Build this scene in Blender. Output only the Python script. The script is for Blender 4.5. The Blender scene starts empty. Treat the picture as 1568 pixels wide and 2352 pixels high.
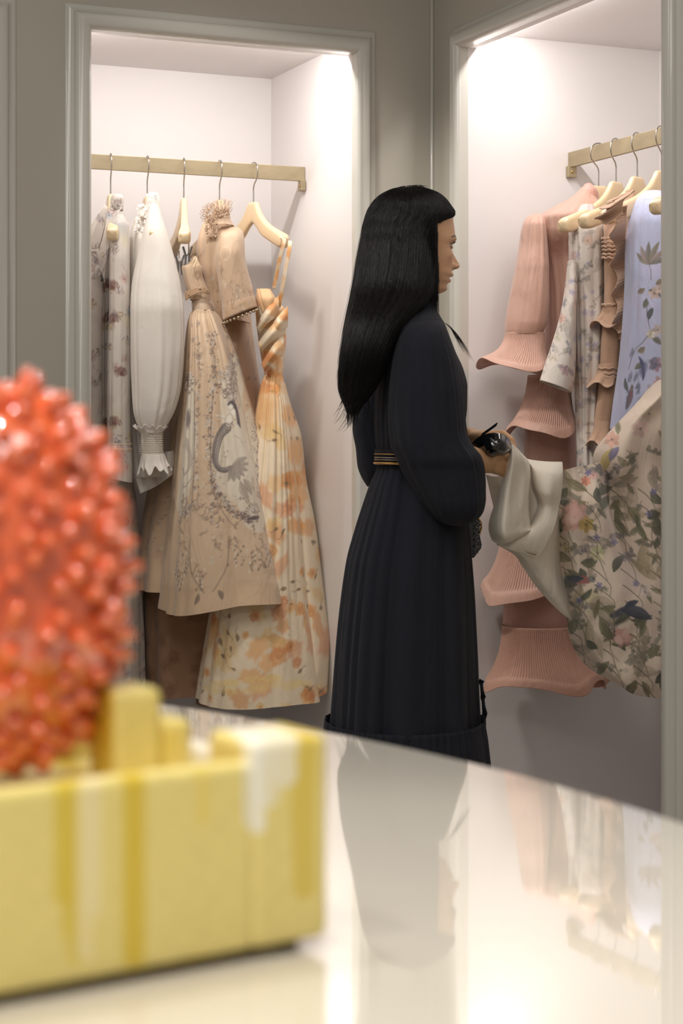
import bpy, bmesh, math, random
import numpy as np
from mathutils import Vector, noise as mnoise

random.seed(7); RNG = np.random.RandomState(11)
SC = bpy.context.scene
COL = SC.collection
PI = math.pi
FPX, CX, HY, CAMZ = 4200.0, 784.0, 990.0, 1.14      # focal length in px, centre column, eye-level row, camera height
A = Vector((0.9164, 0.4002, 0))                     # along the left wall
B = Vector((-0.4002, 0.9164, 0))                    # along the right wall, away from camera
CORNER = Vector((0.249, 5.0, 0))

def P(px, py, D):
    return Vector(((px-CX)/FPX*D, D, CAMZ+(HY-py)/FPX*D))

def lin(c):
    c = np.asarray(c, float)/255.0
    return np.where(c <= 0.04045, c/12.92, ((c+0.055)/1.055)**2.4)

# ------------------------------------------------------------------ materials
def new_mat(name):
    m = bpy.data.materials.new(name); m.use_nodes = True
    nt = m.node_tree; b = nt.nodes['Principled BSDF']
    return m, nt, b

def bump_noise(nt, b, scale, strength, dist=0.001, detail=3, stretch=None):
    tc = nt.nodes.new('ShaderNodeTexCoord'); n = nt.nodes.new('ShaderNodeTexNoise')
    n.inputs['Scale'].default_value = scale; n.inputs['Detail'].default_value = detail
    if stretch:
        mp = nt.nodes.new('ShaderNodeMapping'); mp.inputs['Scale'].default_value = stretch
        nt.links.new(tc.outputs['Object'], mp.inputs[0]); nt.links.new(mp.outputs[0], n.inputs['Vector'])
    else:
        nt.links.new(tc.outputs['Object'], n.inputs['Vector'])
    bp = nt.nodes.new('ShaderNodeBump'); bp.inputs['Strength'].default_value = strength; bp.inputs['Distance'].default_value = dist
    nt.links.new(n.outputs['Fac'], bp.inputs['Height']); nt.links.new(bp.outputs[0], b.inputs['Normal'])
    return n

def simple(name, rgb, rough=0.5, metal=0.0, bump=None, var=0.0, vscale=5.0, coat=0.0, vstretch=None, sheen=0.0):
    m, nt, b = new_mat(name)
    c = lin(rgb)
    b.inputs['Base Color'].default_value = (*c, 1)
    b.inputs['Roughness'].default_value = rough; b.inputs['Metallic'].default_value = metal
    b.inputs['Coat Weight'].default_value = coat; b.inputs['Coat Roughness'].default_value = 0.03
    b.inputs['Sheen Weight'].default_value = sheen
    if var > 0:
        tc = nt.nodes.new('ShaderNodeTexCoord'); n = nt.nodes.new('ShaderNodeTexNoise')
        n.inputs['Scale'].default_value = vscale; n.inputs['Detail'].default_value = 4
        mp = nt.nodes.new('ShaderNodeMapping'); mp.inputs['Scale'].default_value = vstretch or (1, 1, 1)
        nt.links.new(tc.outputs['Object'], mp.inputs[0]); nt.links.new(mp.outputs[0], n.inputs['Vector'])
        r = nt.nodes.new('ShaderNodeValToRGB')
        r.color_ramp.elements[0].position = 0.3; r.color_ramp.elements[1].position = 0.7
        r.color_ramp.elements[0].color = (*(c*(1-var)), 1); r.color_ramp.elements[1].color = (*np.minimum(c*(1+var), 1), 1)
        nt.links.new(n.outputs['Fac'], r.inputs[0]); nt.links.new(r.outputs[0], b.inputs['Base Color'])
    if bump: bump_noise(nt, b, *bump)
    return m

def fabric(name, rough=0.85, sheen=0.2, weave=(420, 0.25), trans=0.0, spec=0.25, aniso=(1, 1, 0.35), crease=0.007):
    m, nt, b = new_mat(name)
    at = nt.nodes.new('ShaderNodeAttribute'); at.attribute_name = 'Col'
    nt.links.new(at.outputs['Color'], b.inputs['Base Color'])
    b.inputs['Roughness'].default_value = rough; b.inputs['Sheen Weight'].default_value = sheen
    b.inputs['Specular IOR Level'].default_value = spec
    n1 = bump_noise(nt, b, weave[0], weave[1], 0.0006, 3, aniso)
    if crease:
        tc = nt.nodes.new('ShaderNodeTexCoord'); n2 = nt.nodes.new('ShaderNodeTexNoise'); mp = nt.nodes.new('ShaderNodeMapping')
        mp.inputs['Scale'].default_value = (1, 1, .38); n2.inputs['Scale'].default_value = 16; n2.inputs['Detail'].default_value = 5; n2.inputs['Distortion'].default_value = .9; n2.inputs['Roughness'].default_value = .55
        nt.links.new(tc.outputs['Object'], mp.inputs[0]); nt.links.new(mp.outputs[0], n2.inputs['Vector'])
        b2 = nt.nodes.new('ShaderNodeBump'); b2.inputs['Strength'].default_value = 1.0; b2.inputs['Distance'].default_value = crease
        b1 = b.inputs['Normal'].links[0].from_node
        nt.links.new(n2.outputs['Fac'], b2.inputs['Height']); nt.links.new(b1.outputs[0], b2.inputs['Normal']); nt.links.new(b2.outputs[0], b.inputs['Normal'])
    if trans > 0:
        t = nt.nodes.new('ShaderNodeBsdfTranslucent'); mx = nt.nodes.new('ShaderNodeMixShader')
        mx.inputs[0].default_value = trans
        nt.links.new(at.outputs['Color'], t.inputs['Color'])
        out = nt.nodes['Material Output']
        nt.links.new(b.outputs[0], mx.inputs[1]); nt.links.new(t.outputs[0], mx.inputs[2]); nt.links.new(mx.outputs[0], out.inputs['Surface'])
    return m

M = {}
M['wall'] = simple('greige_satin_paint', (182, 176, 164), 0.38, bump=(60, 0.04, 0.001), var=0.015, vscale=2)
M['alcove'] = simple('alcove_off_white_paint', (228, 223, 221), 0.6, bump=(80, 0.04, 0.001), var=0.01, vscale=3)
M['trim'] = simple('gloss_trim_paint', (200, 197, 188), 0.22, coat=0.3)
M['ceil'] = simple('ceiling_paint', (205, 200, 192), 0.8, var=0.01)
M['floor'] = simple('pale_stone_floor', (176, 168, 156), 0.35, var=0.06, vscale=3, bump=(20, 0.05, 0.001))
M['brass'] = simple('brushed_brass', (170, 155, 126), 0.45, 0.6, var=0.10, vscale=14, vstretch=(1, 1, 2.5), bump=(90, 0.1, 0.0006))
M['steel'] = simple('brushed_steel_wire', (176, 170, 162), 0.25, 1.0)
M['greymetal'] = simple('grey_clip_metal', (120, 122, 122), 0.35, 0.8)
M['wood'] = simple('pale_maple_wood', (229, 203, 164), 0.38, var=0.06, vscale=9, vstretch=(1, 1, 0.25), coat=0.25)
M['woodtip'] = simple('worn_wood_tip', (222, 196, 150), 0.3, coat=0.4, var=0.1, vscale=20)
M['counter'] = simple('glossy_cream_lacquer', (222, 215, 202), 0.035, coat=1.0, var=0.01, vscale=1.5)
M['counterbase'] = simple('counter_body_paint', (200, 192, 178), 0.5, var=0.01)
M['cotton'] = fabric('printed_cotton_linen', 0.85, 0.15, (380, 0.3))
M['organza'] = fabric('sheer_organza', 0.75, 0.3, (500, 0.2), trans=0.22, crease=.005)
M['silk'] = fabric('soft_silk', 0.5, 0.3, (300, 0.15), spec=0.4, trans=0.1, crease=.007)
M['knit'] = fabric('crinkled_knit', 0.8, 0.3, (260, 1.0), aniso=(1, 1, 1), crease=0.004)
M['black'] = fabric('black_crepe', 0.88, 0.035, (900, 0.5), spec=0.16, aniso=(1, 1, 1), crease=0.006)
M['skin'] = fabric('skin', 0.48, 0.05, (700, 0.05), spec=0.4, aniso=(1, 1, 1), crease=0)
_b = M['skin'].node_tree.nodes['Principled BSDF']; _b.inputs['Subsurface Weight'].default_value = 0.08
_b.inputs['Subsurface Radius'].default_value = (0.01, 0.004, 0.002); _b.inputs['Subsurface Scale'].default_value = 0.5
def hairmat():
    m, nt, b = new_mat('black_hair')
    b.inputs['Base Color'].default_value = (0.006, 0.005, 0.006, 1); b.inputs['Roughness'].default_value = 0.38
    b.inputs['Anisotropic'].default_value = 0.5; b.inputs['Specular IOR Level'].default_value = 0.42
    bump_noise(nt, b, 120, 0.8, 0.002, 4, (1, 1, 0.03))
    return m
M['hair'] = hairmat()
M['gloss_black'] = simple('glossy_black_acetate', (14, 14, 18), 0.08, coat=1.0)
M['leather_black'] = simple('black_patent_leather', (12, 12, 12), 0.2, coat=0.6, bump=(60, 0.4, 0.002))
M['gold'] = simple('gold_metal', (205, 165, 95), 0.25, 1.0)
M['belt'] = simple('dark_belt_leather', (40, 36, 38), 0.4)
M['eye'] = simple('eye_white', (225, 220, 215), 0.1, coat=1.0)
M['iris'] = simple('dark_iris', (30, 20, 16), 0.1, coat=1.0)
M['shoe'] = simple('black_shoe_leather', (15, 15, 15), 0.3)
M['coral'] = simple('glossy_red_coral_glaze', (228, 104, 52), 0.12, coat=1.0, var=0.25, vscale=30)
M['coral'].node_tree.nodes['Principled BSDF'].inputs['Coat IOR'].default_value = 1.95
M['yellow'] = fabric('dripped_yellow_glaze', 0.32, 0.0, (60, 0.1), spec=0.5, crease=0)
M['plastic'] = simple('dark_rubber_foot', (60, 52, 40), 0.6)

# ------------------------------------------------------------------ object helpers
def tag(o, label=None, cat=None, group=None, kind=None):
    if label: o['label'] = label
    if cat: o['category'] = cat
    if group: o['group'] = group
    if kind: o['kind'] = kind
    return o

def thing(name, label, cat, loc, group=None):
    o = bpy.data.objects.new(name, None); COL.objects.link(o)
    o.empty_display_size = 0.05
    o.location = loc
    return tag(o, label, cat, group)

def link(name, me, mats, parent=None, smooth=True):
    if smooth: me.polygons.foreach_set('use_smooth', [True]*len(me.polygons))
    for m in (mats if isinstance(mats, (list, tuple)) else [mats]): me.materials.append(m)
    o = bpy.data.objects.new(name, me); COL.objects.link(o)
    if parent is not None:
        o.parent = parent
        w = Vector((0, 0, 0)); q = parent
        while q is not None:
            w += q.location; q = q.parent
        me.transform(__import__('mathutils').Matrix.Translation(-w))
    return o

def grid_mesh(name, pts, closed_u, col=None):
    """pts: (R, C, 3) array -> mesh; closed_u joins last column to first."""
    R, C, _ = pts.shape
    me = bpy.data.meshes.new(name)
    idx = np.arange(R*C).reshape(R, C)
    if closed_u:
        nx = np.roll(idx, -1, axis=1)
        q = np.stack([idx[:-1], idx[1:], nx[1:], nx[:-1]], -1).reshape(-1, 4)
    else:
        q = np.stack([idx[:-1, :-1], idx[1:, :-1], idx[1:, 1:], idx[:-1, 1:]], -1).reshape(-1, 4)
    me.vertices.add(R*C); me.vertices.foreach_set('co', pts.reshape(-1).astype(np.float32))
    nq = len(q)
    me.loops.add(nq*4); me.polygons.add(nq)
    me.loops.foreach_set('vertex_index', q.reshape(-1).astype(np.int32))
    me.polygons.foreach_set('loop_start', np.arange(0, nq*4, 4, dtype=np.int32))
    me.polygons.foreach_set('loop_total', np.full(nq, 4, dtype=np.int32))
    me.update(); me.validate()
    if col is not None: set_col(me, col.reshape(-1, 3))
    return me

def set_col(me, col):
    a = me.color_attributes.new('Col', 'FLOAT_COLOR', 'POINT')
    rgba = np.ones((len(me.vertices), 4), np.float32); rgba[:, :3] = col
    a.data.foreach_set('color', rgba.reshape(-1))

def crom(pts, n):
    """Catmull-Rom resample rows of array pts to n rows."""
    pts = np.asarray(pts, float); N = len(pts)
    t = np.linspace(0, N-1, n); i = np.clip(t.astype(int), 0, N-2); f = (t-i)
    f = f.reshape((-1,)+(1,)*(pts.ndim-1))
    g = lambda k: pts[np.clip(k, 0, N-1)]
    p0, p1, p2, p3 = g(i-1), g(i), g(i+1), g(i+2)
    return 0.5*((2*p1)+(-p0+p2)*f+(2*p0-5*p1+4*p2-p3)*f**2+(-p0+3*p1-3*p2+p3)*f**3)

def pchip_rows(rows, n):
    """shape-preserving resample on row y (column 0) at even y steps"""
    r = np.asarray(rows, float); y = r[:, 0]
    seg = np.abs(np.diff(y)); s = np.concatenate([[0], np.cumsum(seg+1e-6)])
    t = np.linspace(0, s[-1], n); out = np.zeros((n, r.shape[1]))
    h = np.diff(s)
    for c in range(r.shape[1]):
        d = np.diff(r[:, c])/h; m = np.zeros(len(s))
        for k in range(1, len(s)-1):
            if d[k-1]*d[k] > 0:
                w1 = 2*h[k]+h[k-1]; w2 = h[k]+2*h[k-1]
                m[k] = (w1+w2)/(w1/d[k-1]+w2/d[k])
        m[0] = d[0]; m[-1] = d[-1]
        i = np.clip(np.searchsorted(s, t, 'right')-1, 0, len(h)-1)
        u = (t-s[i])/h[i]
        out[:, c] = (2*u**3-3*u**2+1)*r[i, c]+(u**3-2*u**2+u)*h[i]*m[i]+(-2*u**3+3*u**2)*r[i+1, c]+(u**3-u**2)*h[i]*m[i+1]
    return out

def wrinkle(s, t, seed, k=6):
    r = np.random.RandomState(seed); w = 0
    for _ in range(k):
        fx = r.uniform(0.02, 0.09); fy = r.uniform(0.006, 0.03)*r.choice([-1, 1])
        w = w+np.sin(fx*s+fy*t+r.uniform(0, 6.28)+1.2*np.sin(0.013*t+r.uniform(0, 6)))*r.uniform(0.5, 1)
    return w/k

# ------------------------------------------------------------------ painted prints
class Canvas:
    def __init__(s, x0, y0, x1, y1, base, var=0.03, seed=0):
        s.x0, s.y0, s.x1, s.y1 = x0, y0, x1, y1
        W, H = int(x1-x0), int(y1-y0)
        s.yy, s.xx = np.mgrid[0:H, 0:W].astype(float); s.xx += x0; s.yy += y0
        w = wrinkle(s.xx*1.3, s.yy*3, seed+3, 8)
        s.a = np.ones((H, W, 3))*np.asarray(base, float)*(1+var*w)[..., None]
        s.r = random.Random(seed)
    def reg(s, x, y, R):
        H, W = s.a.shape[:2]
        i0, i1 = max(0, int(y-R-s.y0)), min(H, int(y+R-s.y0)+2); j0, j1 = max(0, int(x-R-s.x0)), min(W, int(x+R-s.x0)+2)
        return (i0, i1, j0, j1) if i1 > i0 and j1 > j0 else None
    def mix(s, g, mask, col):
        i0, i1, j0, j1 = g
        s.a[i0:i1, j0:j1] += (np.asarray(col, float)-s.a[i0:i1, j0:j1])*mask[..., None]
    def blob(s, x, y, rx, ry, ang, col, a=1.0, soft=0.3, rag=0.0):
        g = s.reg(x, y, max(rx, ry)*(1+rag)+1)
        if not g: return
        X = s.xx[g[0]:g[1], g[2]:g[3]]-x; Y = s.yy[g[0]:g[1], g[2]:g[3]]-y
        c, n = math.cos(ang), math.sin(ang); u = (X*c+Y*n)/rx; v = (-X*n+Y*c)/ry
        q = np.sqrt(u*u+v*v)
        if rag:
            ph = np.arctan2(v, u); p1, p2 = s.r.uniform(0, 6), s.r.uniform(0, 6)
            q = q*(1+rag*(0.6*np.sin(5*ph+p1)+0.4*np.sin(9*ph+p2)))
        s.mix(g, np.clip((1-q)/soft, 0, 1)*a, col)
    def ring(s, x, y, rx, ry, ang, col, w=0.15, a=1.0):
        g = s.reg(x, y, max(rx, ry)*(1+w)+1)
        if not g: return
        X = s.xx[g[0]:g[1], g[2]:g[3]]-x; Y = s.yy[g[0]:g[1], g[2]:g[3]]-y
        c, n = math.cos(ang), math.sin(ang); q = np.hypot((X*c+Y*n)/rx, (-X*n+Y*c)/ry)
        s.mix(g, np.clip(1-np.abs(q-1)/w, 0, 1)*a, col)
    def stroke(s, pts, w0, w1, col, a=1.0):
        pts = crom(np.array(pts, float), max(8, int(len(pts)*14)))
        L = np.concatenate([[0], np.cumsum(np.hypot(*np.diff(pts, axis=0).T))])
        n = max(3, int(L[-1]/0.6)); t = np.linspace(0, L[-1], n)
        xs, ys = np.interp(t, L, pts[:, 0]), np.interp(t, L, pts[:, 1])
        R = max(w0, w1)+2
        g = s.reg((xs.min()+xs.max())/2, (ys.min()+ys.max())/2, max(np.ptp(xs), np.ptp(ys))/2+R)
        if not g: return
        mask = np.zeros((g[1]-g[0], g[3]-g[2]))
        for k in range(n):
            w = w0+(w1-w0)*k/(n-1)
            q = s.reg(xs[k], ys[k], w+1)
            if not q: continue
            i0, i1, j0, j1 = q
            d = np.hypot(s.xx[i0:i1, j0:j1]-xs[k], s.yy[i0:i1, j0:j1]-ys[k])
            i0, i1, j0, j1 = i0-g[0], i1-g[0], j0-g[2], j1-g[2]
            if i0 < 0 or j0 < 0: continue
            sub = mask[i0:i1, j0:j1]; dd = d[:sub.shape[0], :sub.shape[1]]
            np.maximum(sub, np.clip(w+0.5-dd, 0, 1), out=sub)
        s.mix(g, mask*a, col)
    def leaf(s, x, y, L, W, ang, col, a=1.0, vein=None, outline=None):
        g = s.reg(x+math.cos(ang)*L/2, y+math.sin(ang)*L/2, L*0.62+W)
        if not g: return
        X = s.xx[g[0]:g[1], g[2]:g[3]]-x; Y = s.yy[g[0]:g[1], g[2]:g[3]]-y
        c, n = math.cos(ang), math.sin(ang); u = (X*c+Y*n)/L; v = (-X*n+Y*c)+W*0.35*np.sin(PI*np.clip(u, 0, 1))
        hw = W*np.sin(PI*np.clip(u, 0, 1))**0.8
        ins = (u > 0) & (u < 1)
        if outline is not None:
            s.mix(g, np.where(ins, np.clip(1.1-np.abs(np.abs(v)-hw), 0, 1), 0)*a, outline)
            if col is not None: s.mix(g, np.where(ins, np.clip(hw-np.abs(v), 0, 1), 0)*a*0.3, col)
            return
        m = np.where(ins, np.clip(hw-np.abs(v)+0.3, 0, 1), 0)
        s.mix(g, m*a, col)
        s.mix(g, m*a*0.35*np.clip(v/W+0.2, 0, 1), np.asarray(col)*0.6)
        if vein is not None: s.mix(g, m*np.clip(1-np.abs(v)/0.8, 0, 1)*a*0.8, vein)
    def flower(s, x, y, r, n, col, core, a=1.0, line=None):
        p = s.r.uniform(0, 6)
        for k in range(n):
            t = p+k*2*PI/n; cc = np.asarray(col)*s.r.uniform(0.88, 1.08)
            s.blob(x+math.cos(t)*r*.55, y+math.sin(t)*r*.55, r*.5, r*.36, t, cc, a, 0.35)
            if line is not None:
                s.ring(x+math.cos(t)*r*.55, y+math.sin(t)*r*.55, r*.48, r*.33, t, line, 0.12, a*.7)
                s.stroke([(x, y), (x+math.cos(t)*r*.8, y+math.sin(t)*r*.8)], .4, .3, line, a*.5)
        s.blob(x, y, r*.22, r*.22, 0, core, a, 0.5)
    def rose(s, x, y, r, col, dark, a=1.0):
        s.blob(x, y, r, r*.9, s.r.uniform(0, 3), col, a*.85, 0.25, 0.16)
        for k in range(5):
            t = s.r.uniform(0, 6.28); q = r*s.r.uniform(.15, .6)
            s.ring(x+math.cos(t)*q*.4, y+math.sin(t)*q*.4, q, q*.75, t, dark, 0.22, a*.45)
        s.blob(x, y, r*.25, r*.2, 0, dark, a*.6, .8)
    def sprig(s, x, y, L, ang, col, n=6, a=1.0, lw=None, flower=None):
        bend = s.r.uniform(-.8, .8); pts = []; cx, cy, t = x, y, ang
        for k in range(n+1):
            pts.append((cx, cy)); cx += math.cos(t)*L/n; cy += math.sin(t)*L/n; t += bend/n
        s.stroke(pts, .9, .5, np.asarray(col)*.75, a)
        for k in range(1, n+1):
            for sd in (-1, 1):
                if s.r.random() < .2: continue
                l = L/n*s.r.uniform(1.0, 1.8)
                s.leaf(pts[k][0], pts[k][1], l, (lw or l*.22), ang+bend*k/n+sd*s.r.uniform(.5, 1.0), np.asarray(col)*s.r.uniform(.85, 1.15), a)
        if flower: s.flower(pts[-1][0], pts[-1][1], L*.22, 5, flower, np.asarray(flower)*.6, a)
    def sample(s, x, y):
        H, W = s.a.shape[:2]
        u = np.clip(np.abs(np.asarray(x, float)-s.x0), 0, 2*W-3); u = np.where(u > W-1.01, 2*(W-1.01)-u, u); u = np.clip(u, 0, W-1.01)
        v = np.clip(np.asarray(y, float)-s.y0, 0, H-1.01)
        i, j = v.astype(int), u.astype(int); fi, fj = (v-i)[..., None], (u-j)[..., None]
        c = (s.a[i, j]*(1-fi)*(1-fj)+s.a[i+1, j]*fi*(1-fj)+s.a[i, j+1]*(1-fi)*fj+s.a[i+1, j+1]*fi*fj)
        return lin(np.clip(c, 0, 255))

def colour_of(col, s, t):
    if isinstance(col, Canvas): return col.sample(s, t)
    c = np.ones(s.shape+(3,))*lin(col)
    return c

def tube(name, rows, mat, parent, col, nth=150, dy=4.0, folds=(), wr=0.0, seed=1, hem=(), tilt=0.0, band=None, arc=None, thick=0.0, pleat=None, cap=False):
    """Lofted cloth: rows are (y, x_left, x_right, depth, depth half-thickness), photo rows turned into real points at a real depth."""
    rows = np.asarray(rows, float)
    n = max(10, int(np.abs(np.diff(rows[:, 0])).sum()/dy))
    r = pchip_rows(rows, n)
    y, xl, xr, D, rd = [r[:, k:k+1] for k in range(5)]
    v = np.linspace(0, 1, n)[:, None]
    if arc: th = np.linspace(arc[0], arc[1], nth)[None, :]
    else: th = np.linspace(0, 2*PI, nth, endpoint=False)[None, :]
    cx, rx = (xl+xr)/2, (xr-xl)/2
    k = np.ones((n, nth))
    for (nf, a0, a1, ph, sh) in folds:
        tw = th+.22*np.sin(2*th+ph*1.7)+.10*np.sin(5*th+ph)
        c = .5+.5*np.cos(nf*tw+ph+.35*np.sin(v*3+ph))
        k = k-(a0+(a1-a0)*v)*(1-c**sh)
    if pleat:
        pn, pa, p0, p1 = pleat
        w = np.clip((v-p0)/.05, 0, 1)*np.clip((p1-v)/.03, 0, 1)
        k = k-pa*w*(.5+.5*np.cos(pn*th))
    sarc = cx+rx*(PI/2-np.where(th > PI, 2*PI-th, th))
    if wr: k = k+wr*wrinkle(sarc+60*np.sin(th), y+0*th, seed)*np.minimum(1, 45/np.maximum(rx, 1))
    yy = y+0*th
    for (nh, am, ph, pw) in hem: yy = yy+am*v**pw*np.sin(nh*th+ph)
    if tilt: yy = yy-tilt*np.cos(th)*v**2
    X = cx+rx*np.cos(th)*k; DD = D-rd*np.sin(th)*k
    pts = np.stack([(X-CX)/FPX*D, DD, CAMZ+(HY-yy)/FPX*D+0*th], -1)
    c = colour_of(col, sarc+0*v, y+0*th)
    if band: c = np.where((v > band[0])[..., None], np.clip(c*np.asarray(band[1]), 0, 1), c)
    if cap:
        pts = np.concatenate([np.repeat(pts[:1].mean(1, keepdims=True), nth, 1), pts, np.repeat(pts[-1:].mean(1, keepdims=True), nth, 1)])
        c = np.concatenate([c[:1], c, c[-1:]])
    me = grid_mesh(name, pts, not arc, c)
    o = link(name, me, mat, parent)
    if thick:
        md = o.modifiers.new('thickness', 'SOLIDIFY'); md.thickness = thick; md.offset = 0
    return o

def patch(name, net, mat, parent, col, nu=90, nv=90, wr=0.0, seed=2, thick=0.0012, fold=None, cc=None):
    """Cloth sheet through a net of (px, py, depth) points."""
    g = np.asarray(net, float)
    g = crom(g, nv); g = np.swapaxes(crom(np.swapaxes(g, 0, 1), nu), 0, 1)
    px, py, D = g[..., 0], g[..., 1], g[..., 2].copy()
    u = np.linspace(0, 1, nu)[None, :]; v = np.linspace(0, 1, nv)[:, None]
    if wr: D = D+wr*wrinkle(px*1.6, py*1.6, seed)
    if fold:
        for (n, amp, ph, along) in fold:
            D = D+amp*np.sin((n*(u if along == 'u' else v)*2*PI+ph)+.6*np.sin(3*(v if along == 'u' else u)+ph))
    pts = np.stack([(px-CX)/FPX*D, D, CAMZ+(HY-py)/FPX*D], -1)
    if cc is not None: c = colour_of(col, cc[0]+u*cc[2]+0*v, cc[1]+v*cc[3]+0*u)
    else: c = colour_of(col, px, py)
    o = link(name, grid_mesh(name, pts, False, c), mat, parent)
    if thick:
        md = o.modifiers.new('thickness', 'SOLIDIFY'); md.thickness = thick; md.offset = 0
    return o

def pipe_mesh(name, chains, sides=10, cap=True):
    """chains: list of (list of points, radius or list of radii) -> mesh of round tubes"""
    bm = bmesh.new()
    for pts, rad in chains:
        pts = [Vector(p) for p in pts]; n = len(pts)
        rr = rad if isinstance(rad, (list, tuple)) else [rad]*n
        tan = [(pts[min(i+1, n-1)]-pts[max(i-1, 0)]).normalized() for i in range(n)]
        up = Vector((0, 0, 1)) if abs(tan[0].z) < .9 else Vector((1, 0, 0))
        nrm = tan[0].cross(up).normalized(); rings = []
        for i in range(n):
            nrm = (nrm-tan[i]*nrm.dot(tan[i])).normalized(); bn = tan[i].cross(nrm)
            rings.append([bm.verts.new(pts[i]+(nrm*math.cos(a)+bn*math.sin(a))*rr[i]) for a in [2*PI*k/sides for k in range(sides)]])
        for i in range(n-1):
            for k in range(sides):
                bm.faces.new((rings[i][k], rings[i][(k+1) % sides], rings[i+1][(k+1) % sides], rings[i+1][k]))
        if cap: bm.faces.new(rings[0][::-1]); bm.faces.new(rings[-1])
    bmesh.ops.recalc_face_normals(bm, faces=bm.faces)
    me = bpy.data.meshes.new(name); bm.to_mesh(me); bm.free()
    return me

def box_mesh(name, o, ex, ey, ez, bevel=0.0, seg=2):
    """box from corner o with edge vectors"""
    bm = bmesh.new(); o, ex, ey, ez = map(Vector, (o, ex, ey, ez))
    vs = [bm.verts.new(o+ex*i+ey*j+ez*k) for i in (0, 1) for j in (0, 1) for k in (0, 1)]
    for f in ((0, 1, 3, 2), (4, 6, 7, 5), (0, 4, 5, 1), (2, 3, 7, 6), (0, 2, 6, 4), (1, 5, 7, 3)): bm.faces.new([vs[i] for i in f])
    bmesh.ops.recalc_face_normals(bm, faces=bm.faces)
    if bevel: bmesh.ops.bevel(bm, geom=bm.edges[:], offset=bevel, segments=seg, affect='EDGES', profile=.5)
    me = bpy.data.meshes.new(name); bm.to_mesh(me); bm.free()
    return me
# ------------------------------------------------------------------ room shell
WT = 2.15; CT = 2.19; NB = 0.06; HT = 3.0
def wall(name, org, d, room, L0, L1, openings, depth=0.60):
    """wall plane from org + d*t, room-side normal `room`, alcoves cut behind it"""
    bm = bmesh.new(); back = -room
    def q(pts, mi=0):
        f = bm.faces.new([bm.verts.new(org+d*t+back*s+Vector((0, 0, z))) for t, s, z in pts]); f.material_index = mi
    ts = [L0]+[x for o in openings for x in o]+[L1]
    for i in range(0, len(ts), 2): q([(ts[i], 0, 0), (ts[i+1], 0, 0), (ts[i+1], 0, HT), (ts[i], 0, HT)])
    for a, b in openings:
        q([(a, 0, WT), (b, 0, WT), (b, 0, HT), (a, 0, HT)])
        q([(a, 0, 0), (b, 0, 0), (b, 0, NB), (a, 0, NB)])
        q([(a, 0, WT), (b, 0, WT), (b, .03, WT), (a, .03, WT)], 1); q([(a, .03, WT), (b, .03, WT), (b, .03, CT), (a, .03, CT)], 1)
        q([(a, .03, CT), (b, .03, CT), (b, depth, CT), (a, depth, CT)], 1)
        q([(a, depth, NB), (b, depth, NB), (b, depth, CT), (a, depth, CT)], 1)
        for t in (a, b):
            q([(t, 0, NB), (t, depth, NB), (t, depth, WT), (t, 0, WT)], 1); q([(t, .03, WT), (t, depth, WT), (t, depth, CT), (t, .03, CT)], 1)
        q([(a, 0, NB), (b, 0, NB), (b, depth, NB), (a, depth, NB)], 1)
    bmesh.ops.remove_doubles(bm, verts=bm.verts, dist=1e-5)
    me = bpy.data.meshes.new(name); bm.to_mesh(me); bm.free()
    return tag(link(name, me, [M['wall'], M['alcove']], smooth=False), kind='structure')

LO = (-0.9657, -0.2386); LO2 = (-1.95, -1.2185)
RO = (0.20, 1.154)
wall('wall_left', CORNER, A, -B, -3.4, 0, [LO2, LO])
wall('wall_right', CORNER, -B, -A, 0, 4.0, [RO])

def frame(name, org, d, room, a, b, w=.064):
    """moulded frame swept round an opening with mitred corners"""
    prof = [(w, -.001), (w, .005), (w-.003, .008), (w-.009, .009), (w-.014, .012)]
    for k in range(13):
        t = PI*k/12; prof.append(((w-.020)/2+(w-.020)/2*math.cos(t)*1.0, .016+.020*math.sin(t)))
    prof += [(0.0, .008), (-.001, -.004)]
    path = [(a, NB, -1, 0), (a, WT, -1, 1), (b, WT, 1, 1), (b, NB, 1, 0)]
    pts = np.zeros((4, len(prof), 3))
    for i, (t, z, dt, dz) in enumerate(path):
        for j, (o, p) in enumerate(prof):
            pts[i, j] = org+d*(t+dt*o)+Vector((0, 0, z+dz*o))+room*p
    me = grid_mesh(name, pts, False)
    o = tag(link(name, me, M['trim']), kind='structure')
    e = o.modifiers.new('edges', 'EDGE_SPLIT'); e.split_angle = math.radians(40)
    return o
frame('trim_1', CORNER, A, -B, *LO)
frame('trim_2', CORNER, -B, -A, *RO)
frame('trim_3', CORNER, A, -B, *LO2)
tag(link('trim_4', pipe_mesh('trim_4', [([CORNER+(-A+B)*0+(-A*.004)+(-B*.004), CORNER+(-A*.004)+(-B*.004)+Vector((0, 0, HT))], .005)]), M['trim']), kind='structure')
def plane(name, x0, y0, x1, y1, z, m):
    me = bpy.data.meshes.new(name); me.from_pydata([(x0, y0, z), (x1, y0, z), (x1, y1, z), (x0, y1, z)], [], [(0, 1, 2, 3)])
    return tag(link(name, me, m, smooth=False), kind='structure')
plane('floor', -4.5, -1.5, 3.5, 6.5, 0, M['floor'])
plane('ceiling', -4.5, -1.5, 3.5, 6.5, HT, M['ceil'])

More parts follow.
